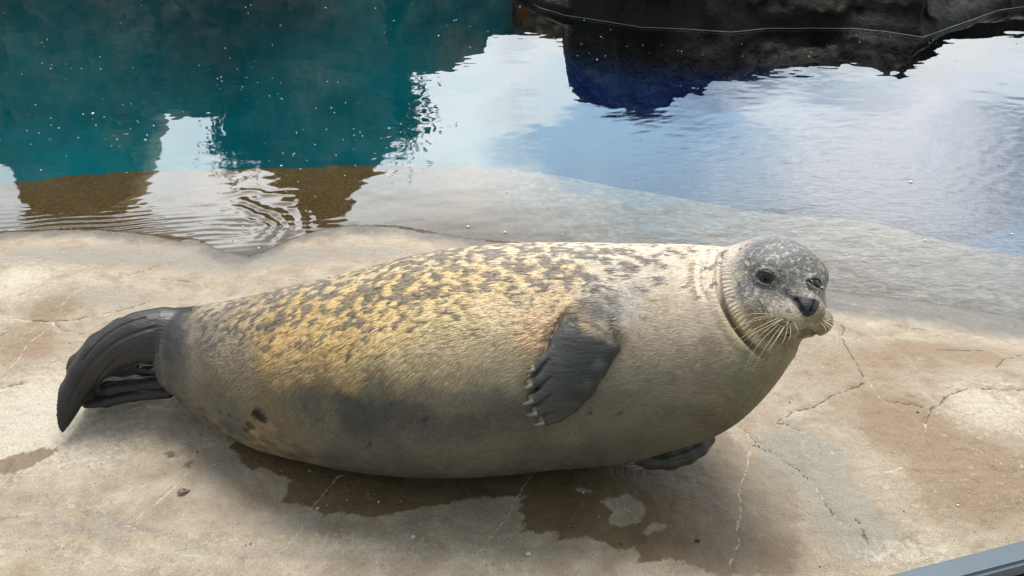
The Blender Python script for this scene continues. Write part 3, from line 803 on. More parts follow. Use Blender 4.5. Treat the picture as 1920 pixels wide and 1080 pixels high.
# ================================================================== the seal
# signed distance model; stations along the spine: pixel column, top row, bottom row, distance of the axis (None = resting on the rock)
ST = [(336, 580, 738, 1.400), (360, 576, 764, 1.385), (400, 571, 795, 1.365), (450, 561, 826, 1.335), (500, 548, 846, 1.305),
      (550, 536, 859, 1.285), (600, 524, 870, None), (650, 512, 881, None), (700, 500, 888, None), (750, 487, 893, None),
      (800, 477, 896, None), (850, 468, 897, None), (900, 462, 896, None), (950, 458, 892, None), (1000, 456, 887, None),
      (1050, 455, 882, 1.2690), (1100, 455, 879, 1.2675), (1150, 456, 874, 1.2640), (1185, 457, 867, 1.260), (1217, 457, 857, 1.2560), (1250, 458, 847, 1.2515),
      (1300, 459, 831, 1.242), (1340, 461, 813, 1.235), (1370, 466, 794, 1.228), (1400, 474, 768, 1.222), (1430, 488, 736, 1.215),
      (1455, 512, 706, 1.208), (1476, 545, 676, 1.20)]
sx, sy, sz, sr = [], [], [], []
for X, t, b, yc in ST:
    a1, a2 = depress(t), depress(b)
    mid, hf = (a1 + a2) / 2, (a2 - a1) / 2
    D = CAM_H / (math.sin(mid) + math.sin(hf)) if yc is None else yc / math.cos(mid)
    sx.append((X - 960) / FPX * D * math.cos(mid - PITCH)); sy.append(D * math.cos(mid)); sz.append(CAM_H - D * math.sin(mid)); sr.append(D * math.sin(hf))
SXX = np.linspace(sx[0], sx[-1], 500)
def _sm(a):
    a = np.interp(SXX, sx, a)
    k = np.exp(-np.linspace(-2, 2, 25) ** 2); k /= k.sum()
    return np.convolve(np.pad(a, 12, mode='reflect', reflect_type='odd'), k, mode='valid')
SYY, SZZ, SRR = _sm(sy), _sm(sz), _sm(sr)

def smin(a, b, k):
    h = np.clip(0.5 + 0.5 * (b - a) / k, 0, 1)
    return b * (1 - h) + a * h - k * h * (1 - h)

def body_core(P):
    x = P[:, 0]
    xc = np.clip(x, SXX[0], SXX[-1])
    cy, cz, r = np.interp(xc, SXX, SYY), np.interp(xc, SXX, SZZ), np.interp(xc, SXX, SRR)
    ds = np.hypot(P[:, 1] - cy, P[:, 2] - cz) - r
    ax = np.abs(x - xc)
    return np.where(ax > 0, np.where(ds > 0, np.hypot(ax, ds), ax), ds) * 0.9

OPS = []        # (fn, lo, hi, k, mode)
def add_op(fn, lo, hi, k, mode='u', store=None, pad=0.0):
    store = OPS if store is None else store
    store.append((fn, np.asarray(lo) - k - 0.012 - pad, np.asarray(hi) + k + 0.012 + pad, k, mode))

def field_ops(P, ops, d):
    for fn, lo, hi, k, mode in ops:
        m = np.all((P > lo) & (P < hi), axis=1)
        idx = np.nonzero(m)[0]
        if len(idx) == 0: continue
        q = fn(P[idx])
        if mode == 'u': d[idx] = smin(d[idx], q, k)
        elif mode == 's': d[idx] = -smin(-d[idx], q, k)
    return d

def field(P):
    return field_ops(P, OPS, body_core(P).astype(np.float32))

def cap_fn(a, b, ra, rb, n=None, s=1.0):
    a, b = np.asarray(a, float), np.asarray(b, float)
    ab = b - a
    L2 = max(float(ab @ ab), 1e-9)
    def fn(P):
        pa = P - a
        t = np.clip(pa @ ab / L2, 0, 1)
        q = pa - t[:, None] * ab
        if n is not None:
            q = q + ((q @ n) * (s - 1))[:, None] * n
        return (np.sqrt((q * q).sum(1)) - (ra + t * (rb - ra))) / (s ** 0.5)
    R = max(ra, rb)
    return fn, np.minimum(a, b) - R, np.maximum(a, b) + R

def ell_fn(c, rad, M=None):
    c, rad = np.asarray(c, float), np.asarray(rad, float)
    M = np.eye(3) if M is None else M           # rows: local axes
    def fn(P):
        q = (P - c) @ M.T
        k0 = np.sqrt(((q / rad) ** 2).sum(1)); k1 = np.sqrt(((q / rad ** 2) ** 2).sum(1))
        return k0 * (k0 - 1) / np.maximum(k1, 1e-6)
    R = rad.max()
    return fn, c - R, c + R

def hit(px, py, t0=0.9, t1=2.2):
    """where the ray through a picture point meets the seal as built so far, and its outward normal"""
    d = ray(px, py); d = d / np.linalg.norm(d)
    t = t0
    for _ in range(160):
        f = float(field((CAM + d * t)[None, :])[0])
        if f < 2e-4 or t > t1: break
        t += max(f * 0.7, 2e-4)
    p = CAM + d * t
    e = 0.002
    E = np.array([[e, 0, 0], [-e, 0, 0], [0, e, 0], [0, -e, 0], [0, 0, e], [0, 0, -e]]) + p
    f = field(E)
    n = np.array([f[0] - f[1], f[2] - f[3], f[4] - f[5]]); n = n / (np.linalg.norm(n) + 1e-9)
    return p, n

def mpp(p):       # metres per (1920) pixel at a point
    return depth_of(p) / FPX

# rounded rump
c0 = np.array([SXX[0], SYY[0], SZZ[0]])
add_op(*ell_fn(c0, (0.040, SRR[0] * 1.0, SRR[0] * 1.0)), 0.01)
# throat end
c1 = np.array([SXX[-1], SYY[-1], SZZ[-1]])
add_op(*ell_fn(c1 + np.array([-0.012, 0, 0]), (0.025, SRR[-1] * 0.9, SRR[-1] * 0.9)), 0.02)

# ---- head
HC = at_y(1450, 534, 1.205)
yaw, pit, roll = math.radians(16), math.radians(8), math.radians(6)
TOC = -FWD
f0 = math.cos(yaw) * TOC + math.sin(yaw) * RGT
HF = math.cos(pit) * f0 - math.sin(pit) * UPV
HF /= np.linalg.norm(HF)
HR = np.cross(UPV, HF); HR /= np.linalg.norm(HR)      # points to picture right
HU = np.cross(HF, HR)
HR, HU = math.cos(roll) * HR - math.sin(roll) * HU, math.cos(roll) * HU + math.sin(roll) * HR
HM = np.array([HR, HU, HF])
def hl(r, u, f):
    return HC + HR * r + HU * u + HF * f
MS = 0.00096
add_op(*ell_fn(hl(-0.002, 0.004, -0.008), (0.083, 0.084, 0.096), HM), 0.03)                 # skull
add_op(*ell_fn(hl(-0.022, -0.030, -0.035), (0.076, 0.076, 0.085), HM), 0.04)              # jaw and throat
for s in (-1, 1):
    add_op(*ell_fn(hl(0.042 * s, -0.036, 0.030), (0.040, 0.040, 0.050), HM), 0.03)     # cheeks
    add_op(*ell_fn(hl(0.040 * s, 0.030, 0.046), (0.026, 0.018, 0.026), HM), 0.03)      # brow
add_op(*cap_fn(hl(0, 0.022, 0.046), hl(0, -0.016, 0.094), 0.046, 0.028), 0.024)         # bridge of the nose
for s in (-1, 1):
    add_op(*ell_fn(hl(0.025 * s, -0.046, 0.088), (0.036, 0.029, 0.036), HM), 0.009)    # whisker pads
add_op(*ell_fn(hl(0, -0.024, 0.115), (0.026, 0.018, 0.014), HM), 0.008)                # nose
add_op(*ell_fn(hl(-0.003, -0.070, 0.064), (0.034, 0.018, 0.038), HM), 0.010)                # chin
#HEADDETAIL#

# ---- upper fore flipper, lying against the flank; built as a group of its own and then blended on
def on_skin(px, py, off):
    p, n = hit(px, py)
    return p + n * off, n
FL = []          # flipper ops
palm = [(1126, 588, 40, -0.012), (1108, 618, 46, 0.003), (1082, 655, 46, 0.007), (1060, 700, 42, 0.009), (1044, 738, 32, 0.009)]
pp = [(on_skin(x, y, o), r) for x, y, r, o in palm]
for i in range(len(pp) - 1):
    (a, na), ra = pp[i]; (b, nb), rb = pp[i + 1]
    nn = na + nb; nn /= np.linalg.norm(nn)
    add_op(*cap_fn(a, b, ra * mpp(a), rb * mpp(b), nn, 2.5), 0.012, store=FL, pad=0.035)
DIG = [((1050, 655), (1003, 689), 10), ((1046, 688), (998, 716), 12), ((1045, 718), (1001, 743), 12), ((1048, 742), (1008, 765), 12),
       ((1062, 752), (1022, 781), 13)]
CLAW_DIR = [(983, 698), (980, 725), (978, 753), (985, 772), (998, 789)]
claws = []
for (a, b, r), cd in zip(DIG, CLAW_DIR):
    (pa, na) = on_skin(*a, 0.012); (pb, nb) = on_skin(*b, 0.010)
    nn = na + nb; nn /= np.linalg.norm(nn)
    add_op(*cap_fn(pa, pb, (r + 3) * mpp(pa), r * mpp(pb), nn, 1.5), 0.004, store=FL, pad=0.035)
    tip, nt_ = on_skin(*cd, 0.005)
    claws.append((pb + (tip - pb) * 0.15 + nb * 0.008, tip + nb * 0.004, nb))
# leading edge thickening
LE = [(1150, 592, -0.012), (1150, 622, 0.000), (1138, 655, 0.003), (1120, 690, 0.005), (1097, 725, 0.006), (1070, 753, 0.006), (1044, 774, 0.006)]
LEP = [on_skin(x, y, o)[0] for x, y, o in LE]
for a_, b_ in zip(LEP[:-1], LEP[1:]):
    add_op(*cap_fn(a_, b_, 0.0135, 0.0135), 0.012, store=FL, pad=0.035)

def flipper_field(P):
    return field_ops(P, FL, np.full(len(P), 0.08, dtype=np.float32))
flo = np.min([o[1] for o in FL], axis=0); fhi = np.max([o[2] for o in FL], axis=0)
sh, shn = hit(1165, 560)
SHOULDER = ell_fn(sh - shn * 0.035, (0.075, 0.06, 0.06))
def flip_union(P):
    return flipper_field(P)
# blend: wide near the shoulder, tight further down where the flipper only rests on the skin
WR = np.array(pp[0][0][0])
def apply_flipper(P, d):
    m = np.all((P > flo - 0.05) & (P < fhi + 0.05), axis=1)
    idx = np.nonzero(m)[0]
    if len(idx) == 0: return d
    q = flipper_field(P[idx])
    dist = np.linalg.norm(P[idx] - WR, axis=1)
    k = 0.034 - 0.0305 * sstep(0.035, 0.12, dist)
    d[idx] = smin(d[idx], q, k)
    return d
FAR = []
# ---- hind flippers: dark, swept back and curling down at the left
def chain(pts, k, y0=1.40, store=FAR, s=1.0):
    P3 = []
    for px, py, r, y in pts:
        p = at_y(px, py, y); P3.append((p, r * mpp(p)))
    for (a, ra), (b, rb) in zip(P3[:-1], P3[1:]):
        ab = b - a
        n = FWD - ab * (FWD @ ab) / (ab @ ab); n /= np.linalg.norm(n)
        add_op(*cap_fn(a, b, ra, rb, n, s), k, store=store)
    return P3
chain([(352, 632, 48, 1.400), (305, 628, 46, 1.390), (262, 632, 42, 1.375), (222, 648, 36, 1.36), (186, 674, 32, 1.345), (158, 703, 26, 1.33),
       (138, 736, 21, 1.31), (123, 766, 17, 1.29)], 0.022, s=1.25)
chain([(138, 736, 21, 1.31), (123, 766, 17, 1.29), (115, 787, 13, 1.275), (111, 803, 10, 1.265)], 0.014, s=1.0)
chain([(232, 625, 30, 1.40), (190, 650, 26, 1.395), (148, 688, 22, 1.37), (122, 716, 15, 1.35), (105, 742, 10, 1.335)], 0.012, s=1.0)
chain([(330, 660, 36, 1.43), (270, 690, 30, 1.425), (215, 712, 28, 1.40), (172, 738, 24, 1.37)], 0.008, s=1.5)
chain([(172, 738, 22, 1.365), (205, 727, 17, 1.365), (250, 722, 16, 1.375), (300, 717, 13, 1.365)], 0.010, s=1.1)
chain([(163, 756, 10, 1.335), (200, 752, 11, 1.34), (250, 743, 9, 1.35), (318, 738, 7, 1.36)], 0.006, s=1.1)
chain([(262, 690, 10, 1.38), (285, 693, 8, 1.372), (300, 698, 5, 1.37)], 0.004)
# ---- lower fore flipper, pinned under the chest
chain([(1332, 824, 10, 1.190), (1312, 840, 15, 1.175), (1288, 852, 18, 1.165), (1255, 861, 20, 1.155), (1222, 866, 15, 1.150), (1200, 867, 11, 1.148)], 0.008, s=1.1)
for i, (x, y) in enumerate([(1186, 859), (1182, 865), (1184, 871), (1192, 876)]):
    chain([(1215, 861 + 3 * i, 6, 1.142), (x + 4, y, 4, 1.138)], 0.003)

def far_field(P):
    return field_ops(P, FAR, np.full(len(P), 0.08, dtype=np.float32))

# ---- grooves and folds, as polylines traced on the skin: (points, radius, depth)
def poly3(pts, base=None):
    return np.array([hit(x, y)[0] for x, y in pts])
def poly3f(pts):
    out = []
    for x, y in pts:
        p, n = hit(x, y); q = p + n * 0.03
        for _ in range(60):
            f = min(float(flipper_field(q[None, :])[0]), float(field(q[None, :])[0]))
            if f < 2e-4: break
            q = q - n * max(f * 0.7, 2e-4)
        out.append(q)
    return np.array(out)
def seg_dist(P, Q, wa=None):
    """distance of P to polyline Q and running parameter"""
    best = np.full(len(P), 9.0); par = np.zeros(len(P)); acc = 0
    for a, b in zip(Q[:-1], Q[1:]):
        ab = b - a; L = np.linalg.norm(ab)
        t = np.clip((P - a) @ ab / (L * L + 1e-12), 0, 1)
        d = np.linalg.norm(P - a - t[:, None] * ab, axis=1)
        m = d < best
        best[m] = d[m]; par[m] = acc + t[m] * L
        acc += L
    return best, par
def catmull(pts, n=6):
    pts = np.asarray(pts, float); out = []
    Q = np.vstack([2 * pts[0] - pts[1], pts, 2 * pts[-1] - pts[-2]])
    for i in range(1, len(Q) - 2):
        for t in np.linspace(0, 1, n, endpoint=False):
            out.append(0.5 * ((2 * Q[i]) + (-Q[i-1] + Q[i+1]) * t + (2*Q[i-1] - 5*Q[i] + 4*Q[i+1] - Q[i+2]) * t*t + (-Q[i-1] + 3*Q[i] - 3*Q[i+1] + Q[i+2]) * t**3))
    out.append(pts[-1])
    return np.array(out)
NECK = poly3(catmull([(1352, 470), (1346, 495), (1347, 530), (1353, 562), (1366, 592), (1384, 620), (1405, 645), (1428, 663), (1452, 673)], 4))
NECK2 = poly3(catmull([(1312, 490), (1310, 515), (1313, 540), (1322, 556)], 3))
EYEL, nL = hit(1435, 521); EYER, nR = hit(1530, 532)
ER = 0.0146
EYEC = [EYEL - nL * 0.0085, EYER - nR * 0.0065]
_nk = catmull([(1352, 470), (1346, 495), (1347, 530), (1353, 562), (1366, 592), (1384, 620), (1405, 645), (1428, 663), (1452, 673)], 4)
NECKD = np.array([(lambda h_: h_[0] - h_[1] * 0.005)(hit(x, y)) for x, y in _nk])
EARP = poly3([(1402, 487), (1404, 497), (1399, 508)])
MOUTH = poly3(catmull([(1478, 630), (1487, 622), (1500, 619), (1516, 620), (1527, 626), (1532, 633)], 3))
PHIL = poly3([(1513, 588), (1512, 600), (1508, 612)])
NOSL = poly3([(1492, 562), (1498, 572), (1504, 582)])
NOSR = poly3([(1528, 565), (1525, 576), (1521, 584)])
ARM = poly3(catmull([(1108, 577), (1078, 584), (1056, 596), (1046, 612), (1040, 628)], 3))
GROOVES = [(poly3f(q), 0.0030, 0.0055) for q in [[(1000, 702), (1012, 690), (1026, 674)], [(1001, 729), (1013, 718), (1030, 704)], [(1005, 753), (1014, 746), (1030, 735)], [(1012, 776), (1022, 770), (1036, 764)]]]
GROOVES += [(NECKD, 0.0068, 0.014), (NECK2, 0.006, 0.004), (EARP, 0.0035, 0.006), (MOUTH, 0.0036, 0.013), (PHIL, 0.0024, 0.0055),
           (NOSL, 0.0036, 0.008), (NOSR, 0.0032, 0.008), (ARM, 0.007, 0.006)]
def cast(px, py):
    d = ray(px, py); d = d / np.linalg.norm(d); t = 0.9
    for _ in range(200):
        q = (CAM + d * t)[None, :]
        f = min(float(field(q)[0]), float(flipper_field(q)[0]), float(far_field(q)[0]))
        if f < 2e-4 or t > 2.2: break
        t += max(f * 0.7, 2e-4)
    return CAM + d * t
for q, r, dep in (([(300, 612), (262, 622), (220, 640), (185, 668), (158, 700), (138, 738), (126, 765)], 0.0042, 0.0045), ([(270, 596), (225, 612), (186, 640), (156, 674)], 0.0035, 0.0035), ([(255, 716), (220, 718), (190, 726)], 0.003, 0.003),
                  ([(250, 655), (222, 672), (196, 698), (178, 726)], 0.0035, 0.0035), ([(1300, 838), (1270, 850), (1235, 858)], 0.003, 0.003), ([(1290, 860), (1250, 868), (1215, 868)], 0.0028, 0.003)):
    GROOVES.append((np.array([cast(x, y) for x, y in catmull(q, 3)]), r, dep))
NAVEL, _ = hit(690, 833); GENI, _ = hit(470, 795)

NECKB = poly3(catmull([(1364, 470), (1358, 497), (1359, 530), (1366, 560), (1380, 590), (1399, 617), (1420, 640)], 4))
NECKA = poly3(catmull([(1336, 472), (1331, 500), (1333, 535), (1341, 568), (1355, 600), (1374, 630), (1398, 656)], 4))
EAX = []
for nn in (nL, nR):
    a_ = HR - nn * (HR @ nn); a_ /= np.linalg.norm(a_)
    EAX.append((a_, np.cross(nn, a_)))
ESC = np.array([1.12, 0.98, 0.72])
def lids(P, d):
    for c, nn, (ax, ay) in zip(EYEC, (nL, nR), EAX):
        r = np.linalg.norm(P - c, axis=1)
        m = r < 0.045
        if not m.any(): continue
        Q = P[m] - c
        h = Q @ nn; x = Q @ ax; y = Q @ ay
        lat = np.hypot(x / ESC[0], y / ESC[1])
        dd = d[m] + 0.0035 * np.exp(-((lat - 0.004) / 0.022) ** 2) + 0.006 * np.exp(-(lat / 0.010) ** 4)
        # a low collar of skin where the lids sit
        ring = np.hypot(lat - 0.0146, h - 0.0052) - 0.0030
        dd = smin(dd, ring, 0.006)
        d[m] = dd
    return d

UND = False
def full_field(P, detail=True):
    d = field(P)
    d = apply_flipper(P, d)
    q = far_field(P)
    d = smin(d, q, 0.006)
    if not detail: return d
    if UND:
        d = d + 0.006 * (fbm(P * np.array([0.8, 1, 1.3]), 7.0, 2, 201) - 0.5) * sstep(0.20, 0.30, np.linalg.norm(P - HC, axis=1))
    d = lids(P, d)
    for Q, r, dep in GROOVES:
        lo, hi = Q.min(0) - 3 * r, Q.max(0) + 3 * r
        idx = np.nonzero(np.all((P > lo) & (P < hi), axis=1))[0]
        if len(idx) == 0: continue
        s, par = seg_dist(P[idx], Q)
        fade = sstep(0, 0.015, par) * sstep(0, 0.03, par.max() - par) if len(Q) > 14 else 1.0
        d[idx] += dep * fade * np.exp(-(s / r) ** 2 * 1.6)
    for Q, r, amp, per in ((NECKB, 0.012, 0.0030, 0.0075), (NECKA, 0.011, 0.0032, 0.0), (NECK2, 0.007, 0.0016, 0.007)):
        lo, hi = Q.min(0) - 3 * r, Q.max(0) + 3 * r
        idx = np.nonzero(np.all((P > lo) & (P < hi), axis=1))[0]
        if len(idx) == 0: continue
        s, par = seg_dist(P[idx], Q)
        e = np.exp(-(s / r) ** 2 * 1.6)
        if per: e = e * (0.35 + 0.65 * np.abs(np.sin(np.pi * par / per + 40 * s + 3.0 * vnoise(P[idx], 70, 7))))
        d[idx] -= amp * e
    return d

# ---- polygonise with surface nets, then refine and pull onto the surface
def surface_nets(fn, lo, hi, h):
    n = np.ceil((np.asarray(hi) - lo) / h).astype(int) + 1
    ax = [lo[i] + h * np.arange(n[i]) for i in range(3)]
    G = np.stack(np.meshgrid(*ax, indexing='ij'), -1).reshape(-1, 3).astype(np.float32)
    # coarse skip: evaluate only near the surface
    D = fn(G).reshape(n)
    del G
    neg = D < 0
    a, b, c = n[0] - 1, n[1] - 1, n[2] - 1
    cnt = np.zeros((a, b, c), np.int8)
    for i in (0, 1):
        for j in (0, 1):
            for k in (0, 1):
                cnt += neg[i:i + a, j:j + b, k:k + c]
    act = (cnt > 0) & (cnt < 8)
    ids = -np.ones((a, b, c), np.int64)
    I = np.argwhere(act)
    ids[act] = np.arange(len(I))
    S = np.zeros((len(I), 3)); W = np.zeros(len(I))
    corners = [(i, j, k) for i in (0, 1) for j in (0, 1) for k in (0, 1)]
    for u in corners:
        for v in corners:
            df = [v[t] - u[t] for t in range(3)]
            if sum(df) != 1 or min(df) < 0: continue
            du = D[I[:, 0] + u[0], I[:, 1] + u[1], I[:, 2] + u[2]]; dv = D[I[:, 0] + v[0], I[:, 1] + v[1], I[:, 2] + v[2]]
            m = (du < 0) != (dv < 0)
            t = np.zeros(len(I)); t[m] = du[m] / (du[m] - dv[m])
            for q in range(3):
                S[:, q] += m * (u[q] + t * df[q])
            W += m
    V = (I + S / W[:, None]) * h + lo
    F = []
    for axis in range(3):
        o = [1, 1, 1]; o[axis] = 0
        s0 = [slice(1, m - 1) if q != axis else slice(0, m - 1) for q, m in enumerate(n)]
        s1 = [slice(1, m - 1) if q != axis else slice(1, m) for q, m in enumerate(n)]
        A, B = neg[tuple(s0)], neg[tuple(s1)]
        E = np.argwhere(A != B)
        flip = A[tuple(E.T)]
        E = E + o
        p, q = [t for t in range(3) if t != axis]
        def cell(dp, dq):
            X = E.copy(); X[:, p] -= dp; X[:, q] -= dq
            return ids[X[:, 0], X[:, 1], X[:, 2]]
        f = np.stack([cell(0, 0), cell(1, 0), cell(1, 1), cell(0, 1)], 1)
        if axis == 1: flip = ~flip
        f[~flip] = f[~flip][:, ::-1]
        F.append(f)
    return V, np.concatenate(F)

def subdivide_quads(V, F):
    E = np.concatenate([F[:, [0, 1]], F[:, [1, 2]], F[:, [2, 3]], F[:, [3, 0]]])
    Es = np.sort(E, 1)
    key = Es[:, 0] * (len(V) + 1) + Es[:, 1]
    uk, inv = np.unique(key, return_inverse=True)
    inv = inv.ravel()
    ua, ub = uk // (len(V) + 1), uk % (len(V) + 1)
    mid = (V[ua] + V[ub]) / 2
    fc = V[F].mean(1)
    n = len(F); nv = len(V)
    e = (inv + nv).reshape(4, n)
    c = nv + len(mid) + np.arange(n)
    V2 = np.concatenate([V, mid, fc])
    F2 = np.concatenate([np.stack([F[:, 0], e[0], c, e[3]], 1), np.stack([e[0], F[:, 1], e[1], c], 1),
                         np.stack([c, e[1], F[:, 2], e[2]], 1), np.stack([e[3], c, e[2], F[:, 3]], 1)])
    return V2, F2

def grad(fn, V, e=0.0006):
    g = np.zeros_like(V)
    for i in range(3):
        d = np.zeros(3); d[i] = e
        g[:, i] = fn(V + d) - fn(V - d)
    return g / (2 * e)

def project(fn, V, steps=2):
    for _ in range(steps):
        g = grad(fn, V)
        f = fn(V)
        L = np.maximum((g * g).sum(1), 0.15)
        step = np.clip(f / L, -0.004, 0.004)
        V = V - g * step[:, None]
    return V

slo = np.array([-0.97, 0.93, -0.02]); shi = np.array([0.64, 1.60, 0.64])
VOX = 0.006
SV, SF = surface_nets(lambda P: full_field(P), slo, shi, VOX)
UND = True
SV = project(full_field, SV, 2)
SV, SF = subdivide_quads(SV, SF)
SV = project(full_field, SV, 2)
def refine(V, F, mask):
    """split the chosen quads once more; edge midpoints on the border of the region stay on the straight edge"""
    keep, sub = F[~mask], F[mask]
    used = np.unique(sub); remap = -np.ones(len(V), np.int64); remap[used] = np.arange(len(used))
    V2, F2 = subdivide_quads(V[used], remap[sub])
    nu = len(used)
    E = np.sort(np.concatenate([F2[:, [0, 1]], F2[:, [1, 2]], F2[:, [2, 3]], F2[:, [3, 0]]]), 1)
    key, cnt = np.unique(E[:, 0] * (len(V2) + 1) + E[:, 1], return_counts=True)
    bk = key[cnt == 1]; bord = np.zeros(len(V2), bool); bord[bk // (len(V2) + 1)] = True; bord[bk % (len(V2) + 1)] = True
    V2n = V2.copy(); V2n[~bord] = project(full_field, V2[~bord], 2)
    full = np.concatenate([used, len(V) + np.arange(len(V2) - nu)])
    return np.concatenate([V, V2n[nu:]]), np.concatenate([keep, full[F2]])
FC = SV[SF].mean(1)
FR = (np.linalg.norm(FC - (HC + HF * 0.03), axis=1) < 0.125) | ((np.abs(FC[:, 0] - (WR[0] - 0.06)) < 0.11) & (FC[:, 1] < WR[1] + 0.05) & (FC[:, 2] > 0.08) & (FC[:, 2] < 0.42))
FR |= FC[:, 0] < SXX[0] + 0.01
SV, SF = refine(SV, SF, FR)
FC = SV[SF].mean(1)
FR = (np.linalg.norm(FC - EYEC[0], axis=1) < 0.032) | (np.linalg.norm(FC - EYEC[1], axis=1) < 0.032) | (np.linalg.norm(FC - MOUTH[3], axis=1) < 0.045)
SV, SF = refine(SV, SF, FR)

# ------------------------------------------------------------------ coat colours, painted on the body (mostly its own markings; some belly and crease shade too)
SEAL = bpy.data.objects.new('harbour_seal', None); SEAL.location = (-0.1, 1.25, 0.0); C.objects.link(SEAL)
tag(SEAL, 'spotted grey and yellow seal lying on its side on the rock', 'seal')

